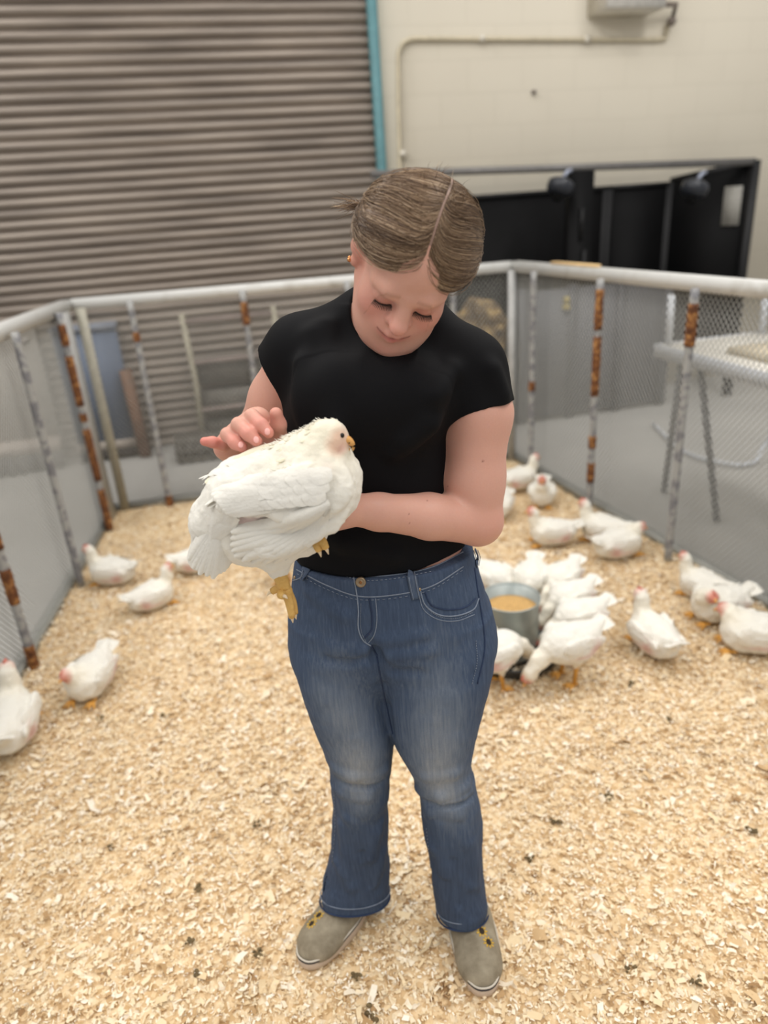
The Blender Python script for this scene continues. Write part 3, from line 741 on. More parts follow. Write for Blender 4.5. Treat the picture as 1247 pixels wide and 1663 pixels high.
T = tintp(T, .75 * np.exp(-(fh / .016) ** 2), (222, 128, 118))
T = tintp(T, .5 * np.exp(-(np.min([np.linalg.norm(V - q, axis=1) for q in (P(332, 717, 1.02), P(345, 718, 1.026), P(400, 735, 1.06), P(448, 680, 1.03))], 0) / .022) ** 2), (206, 118, 108))
T = tintp(T, .35 * g3(V, elL, (.05, .06, .04)), (206, 134, 110))
for px, py in ((784, 749), (727, 790), (714, 806), (664, 835), (694, 813), (665, 849), (724, 797)):
    q, _ = B.hit(px, py, .85, 1.25); T = tintp(T, .9 * np.exp(-(np.linalg.norm(V - q, axis=1) / (.0018 if py == 749 else .0011)) ** 4), (112, 66, 54))
body = mk('person', V, Q, SKIN, None, True, T)
tag(body, 'young woman in black t-shirt and blue jeans looking down at the white chicken she holds', 'person')
# nails
NAIL = simple('fingernail', srgb(236, 176, 168), .3, var=.03)
for px, py in ((434, 701), (416, 714), (391, 722)):
    q, n = B.hit(px, py, .9, 1.2); b = MB(); z = n; x = np.cross(z, [0, 0, 1]); x /= np.linalg.norm(x); y = np.cross(z, x)
    b.blob(q - n * .0006, (.0042, .0052, .0014), R=np.stack([x, y, z]), n=8); b.build('fingernail', NAIL, body)
# lashes
LASH = simple('lash_brown', srgb(46, 30, 26), .6)
for s in (-1, 1):
    b = MB(); arc = []
    for k in range(15):
        a = (k / 14 - .5) * 1.9; x = s * .032 + .0162 * math.sin(a); u = -.0165 - .0035 * math.cos(a) ** 2 + .004
        p0 = hp(x, .0735 + .0150 * math.cos(a) ** .5 * .93, u); arc.append(p0)
        dirn = HA[1] * .8 - HA[2] * .55 + HA[0] * math.sin(a) * .6; dirn /= np.linalg.norm(dirn)
        b.tube([p0, p0 + dirn * .0045 - HA[2] * .0008, p0 + dirn * .0085 + HA[2] * .0004], [.0008, .0006, .0002], 4)
    b.tube(arc, .0011, 5); b.build('eyelashes', LASH, body)
# earrings
GOLD = Mat('gold', srgb(214, 150, 96), .25, 1.0).m
for q in (earR - HA[2] * .026 - HA[0] * .009 + HA[1] * .006, earR - HA[2] * .030 - HA[0] * .0085 - HA[1] * .002):
    b = MB(); b.blob(q, .0032, n=8); b.build('earring', GOLD, body)

# ---- hair
HAIR_B = Mat('hair_base', rough=.5); a = HAIR_B.n('ShaderNodeAttribute', attribute_name='tint'); HAIR_B.color(a.outputs['Color'])
HAIR_S = Mat('hair_strands', rough=.4); gi = HAIR_S.n('ShaderNodeNewGeometry')
HAIR_S.color(HAIR_S.ramp(gi.outputs['Random Per Island'], [(0, srgb(72, 52, 38)), (.35, srgb(110, 86, 64)), (.75, srgb(142, 116, 90)), (.93, srgb(178, 152, 122)), (1, srgb(206, 182, 152))])); HAIR_S.b.inputs['Specular IOR Level'].default_value = .45
HC = np.array([0, -.014, .026]); HR = np.array([.098, .106, .103])
def hdir(px, py):
    """direction (unit-sphere units) of the point where a pixel's ray meets the hair ellipsoid; its silhouette if it misses"""
    o = (hl(CAM) - HC) / HR; d = ((HA @ ray(px, py)) / HS) / HR; d /= np.linalg.norm(d)
    bq = o @ d; c = o @ o - 1; D_ = bq * bq - c
    q = o + d * (-bq - math.sqrt(max(D_, 0)))
    return q / np.linalg.norm(q)
EDL = [hdir(*q) for q in ((689, 430), (673, 438), (656, 441), (634, 439), (615, 431), (599, 417), (586, 402))]
EDR = [hdir(*q) for q in ((689, 434), (697, 458), (711, 467), (727, 475), (738, 475), (752, 464), (768, 440))]
PART = [hdir(*q) for q in ((689, 429), (695.5, 408), (704, 383), (710, 362), (720, 333), (727, 316), (735, 290))]
BUN = np.array([0, -1.0, -.12])
edge = np.array(sorted([tuple(HC + q * HR) for q in EDL + EDR], key=lambda q: q[0]))
HF = Field(HO - .17, HO + .17, .0024)
HF.ell(hp(*HC), HR * HS * .985, .01, HA)
HF.ell(hp(0, -.085, -.02), np.array([.060, .045, .055]) * HS, .03, HA)
HF.ell(hp(0, -.128, -.006), np.array([.034, .032, .034]) * HS, .015, HA)
sl, X, Y, Z = HF.blk(HF.lo, HF.lo + HF.n * HF.h)
Pn = np.stack(np.broadcast_arrays(X, Y, Z), -1).astype(float); L3 = hl(Pn)
hu = np.interp(L3[..., 0], edge[:, 0], edge[:, 2])
hu = np.where(L3[..., 1] > -.004, hu - np.maximum(.02 - L3[..., 1], 0) * .6, -.085)
cutd = np.maximum((hu - L3[..., 2]) * .8, -.085 - L3[..., 2]) * HS
ed = HF.D[sl]; h_ = np.maximum(.008 - np.abs(ed - cutd), 0) / .008
HF.D[sl] = np.maximum(ed, cutd) + h_ * h_ * .008 * .25
V, Q = HF.mesh(1); lv = (hl(V) - HC) / HR; lv /= np.linalg.norm(lv, axis=1)[:, None]
pd_ = np.min(np.linalg.norm(lv[:, None] - smoothline(PART, 50)[None], axis=2), 1)
T = np.repeat(np.array(srgb(104, 80, 60)[:3])[None], len(V), 0)
T = tintp(T, .9 * np.exp(-(pd_ / .030) ** 2), (176, 144, 130))
hair = mk('hair', V, Q, HAIR_B.m, body, True, T)
b = MB()
def strand(ctrl, r, lift, n=16, wob=0.0):
    q = smoothline(ctrl, n); t = np.linspace(0, 1, n)[:, None]
    for _ in range(5): q[1:-1] = .25 * q[:-2] + .5 * q[1:-1] + .25 * q[2:]
    q = q + wob * np.sin(t * random.uniform(3, 8) + random.random() * 6) * np.array([.4, .6, .6]) * np.sin(np.pi * t * .8)
    q /= np.linalg.norm(q, axis=1)[:, None]
    loc = HC + q * HR * (.992 + lift * np.sin(np.pi * np.clip(t * .8 + .1, 0, 1)))
    b.tube(HO + HS * (loc @ HA), r * np.sin(np.pi * np.linspace(.15, .88, n)) ** .4, 3, cap=False)
pl_ = smoothline(PART, 100)
def hair_path(s, w, jit):
    """w = 0 runs along the hairline, w = 1 starts at the crown"""
    p0 = pl_[min(99, int((w ** 1.1) * 99))] + np.array([s * (.018 + abs(random.gauss(0, .016))), 0, 0])
    ed_ = EDL if s < 0 else EDR
    f = [ed_[1], ed_[3], ed_[5], np.array([s * 1.0, -.25, .0 if s < 0 else -.12]), np.array([s * .8, -.8, -.15]), BUN]
    cw = [np.array([s * .22, p0[1] - .05, .97]), np.array([s * .6, -.30, .78]), np.array([s * .85, -.45, .42]), np.array([s * .8, -.7, .15]), np.array([s * .5, -.9, .0]), BUN]
    out = [p0]
    for k, (a_, c_) in enumerate(zip(f, cw)):
        g = w if k > 1 else w ** .9
        q = a_ * (1 - g) + c_ * g; q = q / np.linalg.norm(q); out.append(q + jit * (.5 if k == 0 else 1))
    return out
for k in range(6500):
    s = -1 if random.random() < .54 else 1
    w = random.random() ** 1.05
    strand(hair_path(s, w, np.array([random.gauss(0, .022) for _ in range(3)])), random.uniform(.00035, .0008), random.uniform(-.002, .022), wob=random.uniform(0, .012))
for k in range(240):                     # loose, lighter wisps lifting off the surface
    s = -1 if random.random() < .6 else 1
    strand(hair_path(s, random.random(), np.array([random.gauss(0, .09) for _ in range(3)])), .00035, random.uniform(.02, .07), wob=.05)
for k in range(60):
    q = pl_[random.randint(60, 99)] + np.array([random.gauss(0, .3), -.1, 0]); q /= np.linalg.norm(q)
    p0 = HO + HS * ((HC + q * HR) @ HA); dv = (q @ HA) * .6 + np.array([random.gauss(0, .5), random.gauss(0, .4), .35]); dv /= np.linalg.norm(dv)
    b.tube([p0, p0 + dv * .008, p0 + dv * .015 + np.array([.002, 0, -.001])], [.0003, .00025, .0001], 3)
for k in range(70):                      # blonde tuft sticking out behind the ear
    p0 = P(592 + random.gauss(0, 3), 338 + random.gauss(0, 5), 1.15); p1 = P(556 + random.gauss(0, 9), 334 + random.gauss(0, 7), 1.17 + random.gauss(0, .01))
    b.tube(smoothline([p0, p0 * .5 + p1 * .5 + [0, 0, .003], p1], 8), [.0006, .0006, .0005, .0005, .0004, .0004, .0003, .0002], 3)
b.build('hair_strands', HAIR_S.m, hair)['kind'] = 'stuff'

# ---- t-shirt
SH = Field((-.40, .90, .92), (.36, 1.40, 1.56), .0028)
SH.loft(TORSO, .02, grow=.004, zlo=.93)
SH.cap(trR, shR, .050, .054, .035); SH.cap(trL, shL, .050, .060, .035); SH.cap(trR, trL, .046, .046, .03)
SH.ell(P(548, 640, 1.10), (.062, .05, .06), .06); SH.ell(P(660, 640, 1.09), (.062, .05, .06), .06)
nR = slR - shR; nR /= np.linalg.norm(nR); nL = slL - shL; nL /= np.linalg.norm(nL)
nRc = nR + np.array([-.35, -.30, 0]) * .6; nRc /= np.linalg.norm(nRc)
SH.cap(shR, slR + nR * .06, .058, .0555, .03, clip=(P(446, 606, 1.19), nRc)); SH.cap(shL, slL + nL * .06, .064, .0605, .03, clip=(P(776, 668, 1.11), nL + np.array([.0, 0, 0])))
hz = P(600, 925, 1.06)[2]
SH.put(lambda X, Y, Z: (hz - .013 + .05 * np.maximum(X - .0, 0) + .02 * np.maximum(Y - 1.08, 0) - Z) * .97, (-.4, .9, .92), (.36, 1.4, 1.1), .004, 'i')
# neck opening
SH.cap(neckb + [-.014, -.034, -.006], neckt + [-.012, -.03, .03], .064, .072, .006, 's')
# drape folds
fold = lambda a, c, r=.006, k=.03: SH.cap(SH.hit(*a)[0], SH.hit(*c)[0], r, r * .6, k)
for a, c in (((505, 545), (535, 700)), ((530, 530), (548, 690)), ((718, 640), (660, 715)), ((700, 690), (640, 735)), ((490, 590), (500, 700)), ((560, 880), (700, 850)), ((520, 860), (640, 905)), ((735, 600), (705, 640)), ((800, 600), (815, 640))): fold(a, c)
sl, X, Y, Z = SH.blk(SH.lo, SH.lo + SH.n * SH.h)
Pn = np.stack(np.broadcast_arrays(X, Y, Z), -1)
SH.D += (.0022 * vnoise(Pn * np.array([1, 1, .45]), 22, 8)).astype(np.float32)
V, Q = SH.mesh(1)
m = Mat('black_cotton', (.0032, .0032, .0042, 1), .8, 0, .16); v = m.coord(); m.bump(m.noise(v, 900, 2), .0004, .4)
SHIRT = m.m
shirt = mk('t_shirt', V, Q, SHIRT, body)
b = MB(); ring = []
ca = neckt - neckb; ca /= np.linalg.norm(ca)
# ---- jeans
PEL = rows2loft([(893, 480, 764, 1.165, .114), (915, 477, 769, 1.165, .116), (945, 474, 779, 1.165, .122), (985, 471, 791, 1.165, .126), (1020, 471, 800, 1.165, .124), (1050, 474, 801, 1.165, .110), (1075, 500, 775, 1.162, .086), (1095, 545, 725, 1.160, .060), (1110, 580, 680, 1.158, .040)])
LEG1 = rows2loft([(1000, 476, 606, 1.160, .080), (1040, 474, 610, 1.153, .094), (1080, 479, 618, 1.148, .098), (1120, 491, 627, 1.146, .094), (1160, 506, 637, 1.144, .088), (1195, 520, 641, 1.143, .081), (1235, 534, 637, 1.144, .072), (1265, 538, 634, 1.148, .067),
                  (1300, 540, 633, 1.154, .064), (1340, 541, 630, 1.160, .062), (1380, 535, 631, 1.166, .062), (1410, 527, 632, 1.164, .063), (1440, 521, 633, 1.158, .064), (1470, 519, 632, 1.154, .066), (1490, 518, 632, 1.153, .067)])
LEG2 = rows2loft([(1000, 612, 790, 1.152, .082), (1040, 608, 801, 1.142, .096), (1080, 609, 801, 1.136, .100), (1120, 616, 792, 1.130, .096), (1160, 627, 781, 1.124, .090), (1200, 641, 770, 1.119, .081), (1240, 664, 764, 1.114, .071), (1270, 678, 769, 1.112, .066),
                  (1300, 683, 778, 1.110, .064), (1340, 688, 783, 1.110, .062), (1380, 695, 781, 1.110, .060), (1420, 701, 783, 1.108, .060), (1460, 707, 789, 1.104, .061), (1495, 712, 793, 1.102, .062), (1515, 713, 794, 1.102, .062)])
J = Field((-.30, .95, .0), (.30, 1.36, 1.03), .0028)
J.loft(PEL, .02, e=2.25, zlo=None); J2 = Field((-.30, .95, .0), (.30, 1.36, 1.03), .0028); J2.D[:] = J.D
J.loft(LEG1, .03, e=2.1); J2.loft(LEG2, .03, e=2.1)
h_ = np.maximum(.008 - np.abs(J.D - J2.D), 0) / .008; J.D = np.minimum(J.D, J2.D) - h_ * h_ * .002; del J2
def hemz(X, Y, s): return (.076 + (HEMY[s] - Y) * .38)
HEMY = (G(575, 1487, .076)[1], G(745, 1513, .076)[1])
mx = (P(632, 1440, 1.15)[0] + P(712, 1490, 1.10)[0]) / 2
J.put(lambda X, Y, Z: np.where(X < mx, hemz(X, Y, 0), hemz(X, Y, 1)) - Z, (-.3, .95, 0), (.3, 1.36, .2), .003, 'i')
# buttock mass, wrinkles
def fj(pts, r=.005, k=.016, op='u'):
    q = []
    for x, y in pts:
        p, n = J.hit(x, y, .9, 1.3); q.append(p + n * ((r - .0022) if op == 's' else -(r - .0022)))
    for a, c in zip(q, q[1:]): J.cap(a, c, r, r, k, op)
fj([(546, 1250), (575, 1262), (626, 1250)], .009); fj([(548, 1268), (580, 1279), (624, 1272)], .006, .012, 's'); fj([(556, 1290), (600, 1296)], .008)
fj([(678, 1280), (715, 1294), (760, 1274)], .009); fj([(692, 1302), (725, 1310), (766, 1294)], .006, .012, 's'); fj([(700, 1322), (745, 1326)], .008); fj([(690, 1262), (740, 1258)], .008)
fj([(565, 1330), (615, 1352)], .009); fj([(600, 1392), (622, 1335)], .008); fj([(608, 1436), (622, 1385)], .009); fj([(546, 1400), (570, 1440)], .009); fj([(588, 1385), (600, 1440)], .006, .012, 's')
fj([(706, 1380), (765, 1440)], .008); fj([(764, 1370), (776, 1440)], .009); fj([(735, 1400), (745, 1470)], .006, .012, 's'); fj([(552, 1340), (560, 1420)], .007); fj([(715, 1340), (720, 1420)], .007)
fj([(606, 1064), (565, 1078), (530, 1070)], .007, .012, 's'); fj([(614, 1066), (640, 1090), (680, 1092)], .007, .012, 's'); fj([(610, 1062), (600, 1046)], .006, .012, 's')
q_ = [J.hit(*q, .9, 1.3) for q in ((609, 1056), (613, 1072), (616, 1090), (620, 1115), (628, 1150), (636, 1188))]
q_ = [p + n * .003 for p, n in q_]
for u_, w_ in zip(q_, q_[1:]): J.cap(u_, w_, .009, .009, .012, 's')
fj([(596, 1056), (540, 1054)], .009); fj([(636, 1066), (700, 1058)], .008); fj([(500, 960), (560, 1000)], .007); fj([(690, 1030), (620, 1040)], .007)
J.D += np.float32(0)
sl, X, Y, Z = J.blk(J.lo, J.lo + J.n * J.h); Pn = np.stack(np.broadcast_arrays(X, Y, Z), -1)
amp = np.where(Z < .44, .0042, .0012); J.D += (amp * vnoise(Pn * np.array([1, 1, .8]), 26, 11) + .0008 * vnoise(Pn, 70, 12)).astype(np.float32)
# open hems
J.loft(LEG1, .003, 's', 2.1, grow=-.006, zhi=.14); J.loft(LEG2, .003, 's', 2.1, grow=-.006, zhi=.14)
V, Q = J.mesh(1)
m = Mat('denim', rough=.85, spec=.2); v = m.coord((150, 150, 9)); vv = m.coord(); a = m.n('ShaderNodeAttribute', attribute_name='tint')
n1 = m.noise(v, 1.6, 5, .6); n2 = m.noise(m.coord((420, 420, 420)), 1.0, 2)
sp = m.n('ShaderNodeSeparateColor'); m.l(a.outputs['Color'], sp.inputs[0])
fac = m.math('ADD', m.math('MULTIPLY', sp.outputs[0], 1.0), m.math('MULTIPLY', m.math('SUBTRACT', n1, .5), .55))
colr = m.ramp(fac, [(0, srgb(40, 50, 70)), (.35, srgb(70, 84, 106)), (.65, srgb(110, 120, 134)), (1, srgb(152, 156, 160))])
m.color(m.mix(m.math('MULTIPLY', n2, .35), colr, srgb(58, 72, 98))).bump(n1, .0006, .5)
DENIM = m.m
# dye fade: thighs and knees are washed pale, seams and hips darker
z = V[:, 2]; front = np.clip((1.16 - V[:, 1]) / .09, 0, 1)
def lc(S, z): S = np.array(sorted(S)); return np.interp(z, S[:, 0], S[:, 1])
c1, c2 = lc(LEG1, z), lc(LEG2, z); dx = np.where(V[:, 0] < (c1 + c2) / 2, V[:, 0] - c1, V[:, 0] - c2)
thigh = np.exp(-((z - .60) / .17) ** 2) * np.exp(-(dx / .055) ** 2)
knee = np.exp(-((z - .47) / .09) ** 2) * np.exp(-(dx / .045) ** 2)
f = .29 + .46 * thigh * front + .36 * knee * front + .03 * vnoise(V, 14, 5) - .05 * np.clip((.36 - z) / .1, 0, 1) 
f = f + .16 * np.exp(-((z - .955) / .016) ** 2) * vnoise(V, 60, 2)
grime = np.exp(-(((V[:, 0] - P(570, 1185, 1.07)[0]) / .05) ** 2 + ((z - P(570, 1185, 1.07)[2]) / .035) ** 2))
f = f - .10 * grime * front
jeans = mk('jeans', V, Q, DENIM, body, True, np.stack([f, f, f], 1))
STI = simple('pale_thread', srgb(122, 132, 148), .8, var=.15, sc=200)
SEAM_CREASE = simple('dark_seam_crease', srgb(40, 54, 82), .85, var=.2, sc=80)
def onj(pts, off=.001, n=40, Fd=J):
    q = smoothline(pts, n); out = []
    for x, y in q:
        p, nn = Fd.hit(x, y, .85, 1.4); out.append(p + nn * off)
    return np.array(out)
def seam(name, pts, r, mat, n=40, off=.0006): b = MB(); b.tube(onj(pts, off, n), r, 6); return b.build(name, mat, jeans)
def dashes(b, pts, n=40, r=.0007, off=.0012):
    q = onj(pts, off, n * 2)
    for i in range(0, len(q) - 1, 2): b.tube(q[i:i + 2], r, 4)
# waistband ridge, fly, pocket, loops
seam('waistband_seam', [(482, 925), (530, 950), (582, 968), (640, 966), (700, 952), (752, 920)], .0011, STI)
seam('waistband_edge', [(492, 902), (540, 922), (580, 936), (640, 934), (700, 922), (752, 897)], .0012, STI)
seam('fly_seam', [(574, 936), (579, 962), (582, 990), (582, 1020), (590, 1040), (604, 1050)], .0013, STI)
seam('fly_seam', [(600, 972), (604, 1000), (603, 1022), (592, 1036)], .0016, SEAM_CREASE)
seam('fly_seam', [(610, 972), (612, 1005), (608, 1030), (598, 1044)], .0009, STI)
seam('thigh_crease', [(612, 1066), (617, 1095), (623, 1125), (631, 1160), (638, 1192)], .0014, SEAM_CREASE)  # dark line laid in the thigh cleft, painting in its crease shade
seam('crotch_seam', [(602, 1048), (612, 1064)], .0016, SEAM_CREASE)
seam('pocket_edge', [(682, 958), (690, 982), (712, 998), (740, 1000), (768, 990), (777, 972)], .0013, STI)
seam('pocket_edge', [(680, 964), (688, 990), (712, 1006), (742, 1008), (770, 998)], .0008, STI)
seam('pocket_edge', [(690, 962), (700, 982), (725, 990), (755, 986), (772, 972)], .0014, SEAM_CREASE)
seam('pocket_edge', [(476, 943), (488, 938), (496, 926)], .0011, STI)
seam('side_seam', [(770, 922), (777, 970), (785, 1020), (786, 1060), (775, 1110)], .0016, SEAM_CREASE)
for pts in ([(484, 932), (530, 956), (580, 973), (640, 971), (700, 957), (750, 926)], [(492, 909), (540, 928), (582, 942), (640, 940), (700, 929)], [(586, 980), (586, 1020), (594, 1042)], [(684, 970), (694, 988), (716, 1002), (742, 1004), (766, 995)]):
    b = MB(); dashes(b, pts, 34); b.build('stitching', STI, jeans)
for pts in ([(772, 1040), (774, 1075), (766, 1110)], [(693, 1345), (698, 1390), (700, 1410)], [(543, 1290), (545, 1340), (540, 1400)]):
    b = MB(); dashes(b, pts, 18); b.build('stitching', STI, jeans)
def loop(pts, w=.0085):
    q = onj(pts, .0022, 10); b = MB(); b.tube(q, w, 10, flat=(J.hit(*pts[1], .9, 1.3)[1], .28)); o = b.build('belt_loop', DENIM, jeans)
    a = o.data.attributes.new('tint', 'FLOAT_COLOR', 'POINT'); a.data.foreach_set('color', np.full(len(o.data.vertices) * 4, .42, np.float32))
    b = MB()
    for s in (-1, 1): b.tube(q + np.array([s * w * .62, -.0022, 0]), .0008, 5)
    b.build('loop_stitch', STI, o)
loop([(667, 926), (671, 950), (676, 972)]); loop([(505, 906), (499, 922), (494, 940)])
loop([(770, 893), (774, 905), (772, 918)], .006)
BRASS = Mat('aged_brass', srgb(150, 132, 108), .4, .8).m
q, n = J.hit(586, 945, .9, 1.3); ax = np.stack([np.cross(n, [0, 0, 1]) / np.linalg.norm(np.cross(n, [0, 0, 1])), np.cross(n, np.cross(n, [0, 0, 1])) / np.linalg.norm(np.cross(n, [0, 0, 1])), n])
b = MB(); b.lathe([(.0001, .0042), (.003, .0042), (.0038, .0034), (.0050, .0034), (.0062, .0046), (.0082, .0040), (.0090, .0022), (.0088, -.001)], 28); b.V = [q + v_ @ ax for v_ in b.V]; bt = b.build('button', BRASS, jeans)
b = MB(); b.blob(q + n * .004, (.0026, .0026, .0016), R=ax, n=8); b.build('button_boss', simple('copper', srgb(140, 96, 58), .4, .7), bt)
for px, py in ((681, 957), (479, 938)):
    q, n = J.hit(px, py, .9, 1.3); b = MB(); b.blob(q, (.0036, .0036, .0036), n=8); b.build('rivet', BRASS, jeans)
# hem bands
for s_, S in enumerate((LEG1, LEG2)):
    S2 = np.array(sorted(S)); th = np.linspace(0, 2 * np.pi, 65); e_ = 2 / 2.1
    for zz_, rr, mt in ((.003, .0022, SEAM_CREASE), (.024, .0011, STI)):
        zc = .055 + 0 * th
        for _ in range(3):
            cx, cy, a_, b_ = [np.interp(zc, S2[:, 0], S2[:, i]) for i in range(1, 5)]
            px_ = cx + (a_ + .0012) * np.sign(np.cos(th)) * np.abs(np.cos(th)) ** e_; py_ = cy + (b_ + .0012) * np.sign(np.sin(th)) * np.abs(np.sin(th)) ** e_; zc = hemz(px_, py_, s_) + zz_
        b = MB(); b.tube(np.stack([px_, py_, zc], 1), rr, 6, cap=False); b.build('hem', mt, jeans)

# ---- shoes
UPPER = Mat('taupe_canvas', rough=.9, spec=.2); v = UPPER.coord(); UPPER.color(UPPER.ramp(UPPER.noise(v, 30, 5), [(.35, srgb(126, 116, 98)), (.7, srgb(158, 148, 128))])).bump(UPPER.noise(v, 900, 2), .0006, .5)
SOLE = simple('dusty_sole', srgb(196, 178, 160), .7, var=.1); BAND = simple('dark_band', srgb(50, 46, 48), .6); TRIMW = simple('pale_trim', srgb(200, 192, 178), .6)
YEL = simple('sunflower_yellow', srgb(196, 158, 62), .8, var=.2, sc=200); DARK = simple('seed_brown', srgb(44, 34, 26), .8)
def outline(sc, n=56, L=.255):
    t = np.linspace(0, 2 * np.pi, n, endpoint=False); y = np.cos(t); x = np.sin(t)
    w = np.where(y > 0, .049, .036 + .013 * (1 + y)) * (1 - .12 * np.clip(y, -1, 0) ** 2)
    return np.stack([np.sign(x) * np.abs(x) ** .82 * w * sc, np.sign(y) * np.abs(y) ** .9 * (L / 2) * (1 - (1 - sc) * .4)], 1)
def shoe(toe, heel, flowers, s):
    toe = np.array(toe[:2]); heel = np.array(heel[:2]); d = toe - heel; d /= np.linalg.norm(d); n = np.array([d[1], -d[0]]); c = toe - d * .1275
    w = lambda q: np.array([c[0], c[1], .010]) + np.array([n[0], n[1], 0]) * np.asarray(q)[..., :1] + np.array([d[0], d[1], 0]) * np.asarray(q)[..., 1:2] + np.array([0, 0, 1]) * np.asarray(q)[..., 2:3]
    Ff = Field((-.07, -.15, -.02), (.07, .15, .13), .0025)
    Ff.cap((0, .075, .022), (0, -.02, .030), .044, .040, .02, flat=(np.array([0, 0, 1.0]), .62)); Ff.cap((0, -.02, .026), (0, -.085, .036), .038, .034, .03)
    Ff.ell((0, .045, .022), (.045, .078, .036), .02); Ff.ell((0, -.02, .030), (.038, .06, .036), .02)
    Ff.put(lambda X, Y, Z: (.016 - Z) + 0 * X + 0 * Y, Ff.lo, Ff.lo + Ff.n * Ff.h, .004, 'i'); Ff.put(lambda X, Y, Z: (Z - .088) + 0 * X + 0 * Y, Ff.lo, Ff.lo + Ff.n * Ff.h, .004, 'i')
    V, Q = Ff.mesh(1); sh = mk('shoe', w(V), Q, UPPER.m, body)
    b = MB(); O = outline(1.0); prof = [(.86, -.004), (.99, -.004), (1.03, .004), (1.03, .023), (.98, .027), (.86, .027)]
    rings = [np.c_[O * k, np.full(len(O), zz_)] for k, zz_ in prof]; b.grid(np.stack([np.concatenate([r, r[:1]]) for r in rings])); 
    b.V = [w(v_) for v_ in b.V]; b.build('sole', SOLE, sh)
    b = MB(); O2 = np.concatenate([O, O[:1]]) * 1.026; b.tube(w(np.c_[O2, np.full(len(O2), .0240)]), .0020, 6, cap=False); b.build('foxing_stripe', BAND, sh)
    b = MB(); b.tube(w(np.c_[O2 * .99, np.full(len(O2), .0278)]), .0022, 6, cap=False); b.build('welt', TRIMW, sh)
    for fx, fy in flowers:
        zz_ = np.linspace(.1, .0, 200); k = np.argmax(Ff.sample(np.stack([np.full(200, fx), np.full(200, fy), zz_], 1)) < 0); q = np.array([fx, fy, zz_[k]]); g = Ff.grad(q)
        x = np.cross(g, [0, 1, 0]); x /= np.linalg.norm(x); y = np.cross(g, x)
        b = MB()
        for a in range(9):
            an = a * 2 * np.pi / 9; dirp = x * math.cos(an) + y * math.sin(an); b.blob(q + dirp * .0085, (.0052, .0022, .0007), R=np.stack([dirp, np.cross(g, dirp), g]), n=6)
        b.V = [w(v_) for v_ in b.V]; fl = b.build('flower_print', YEL, sh)
        b = MB(); b.blob(q, (.0068, .0080, .0012), R=np.stack([x, y, g]), n=8); b.V = [w(v_) for v_ in b.V]; b.build('flower_centre', DARK, fl)
    return sh
shoe(G(493, 1566, .02), G(578, 1470, .0), [(.022 if False else .020, .045), (.022, .068), (.016, .022)], -1)
shoe(G(788, 1613, .02), G(760, 1490, .0), [(-.014, .030), (-.024, .052)], 1)
# ================================================================== chickens
def feather_white(name, bare=False):
    m = Mat(name, srgb(236, 233, 224), .75, spec=.2); v = m.coord(); a = m.n('ShaderNodeAttribute', attribute_name='tint')
    n1 = m.noise(v, 130, 3); m.color(m.mix(m.math('MULTIPLY', m.noise(v, 30, 3), .10), a.outputs['Color'], srgb(205, 196, 176)))
    m.bump(n1, .0022, .6); m.b.inputs['Sheen Weight'].default_value = .15
    m.b.inputs['Subsurface Weight'].default_value = .12; m.b.inputs['Subsurface Radius'].default_value = (.01, .009, .007); m.b.inputs['Subsurface Scale'].default_value = .5
    return m.m
PLUME = feather_white('white_plumage')
WHITE, CREAMY, PINK, RED = (228, 225, 216), (228, 220, 196), (206, 158, 152), (204, 112, 92)
BEAK = simple('horn_beak', srgb(214, 160, 92), .45, var=.1, sc=90); EYE = Mat('eye_dark', srgb(22, 16, 14), .12).m
CLAW = simple('pale_claw', srgb(226, 206, 176), .4); YLEG = Mat('yellow_leg', srgb(206, 158, 76), .5); v = YLEG.coord(); vo = YLEG.n('ShaderNodeTexVoronoi', Scale=260.0); YLEG.l(v, vo.inputs['Vector']); YLEG.bump(vo.outputs['Distance'], .0012, .6)
YLEG.color(YLEG.mix(YLEG.noise(v, 60, 4), srgb(196, 152, 78), srgb(226, 186, 112))); YLEG = YLEG.m
ORLEG = simple('orange_leg', srgb(214, 158, 74), .55)
COMB = simple('pink_comb', srgb(208, 122, 106), .6)
def feather(b, p, d, n, L, Wd, lift=.12, curl=.2, m=0, nu=6, tipw=.55, ridge=.12):
    """one flat-lying contour feather: base p, growing along d, facing n"""
    d = d / np.linalg.norm(d); n = n - d * (n @ d); n /= np.linalg.norm(n); x = np.cross(d, n)
    t = np.linspace(0, 1, nu); w = Wd * .5 * np.sin(np.pi * np.clip(t * (1 - tipw * .45) + .10, 0, 1)) ** .7; w[-1] *= .45
    rows = []
    for ti, wi in zip(t, w):
        c = p + d * (L * ti) + n * (L * (lift * ti - curl * ti * ti))
        rows.append([c - x * wi - n * wi * ridge * 2, c - x * wi * .5 - n * wi * .3 * ridge, c + n * wi * ridge, c + x * wi * .5 - n * wi * .3 * ridge, c + x * wi - n * wi * ridge * 2])
    b.grid(rows, m)
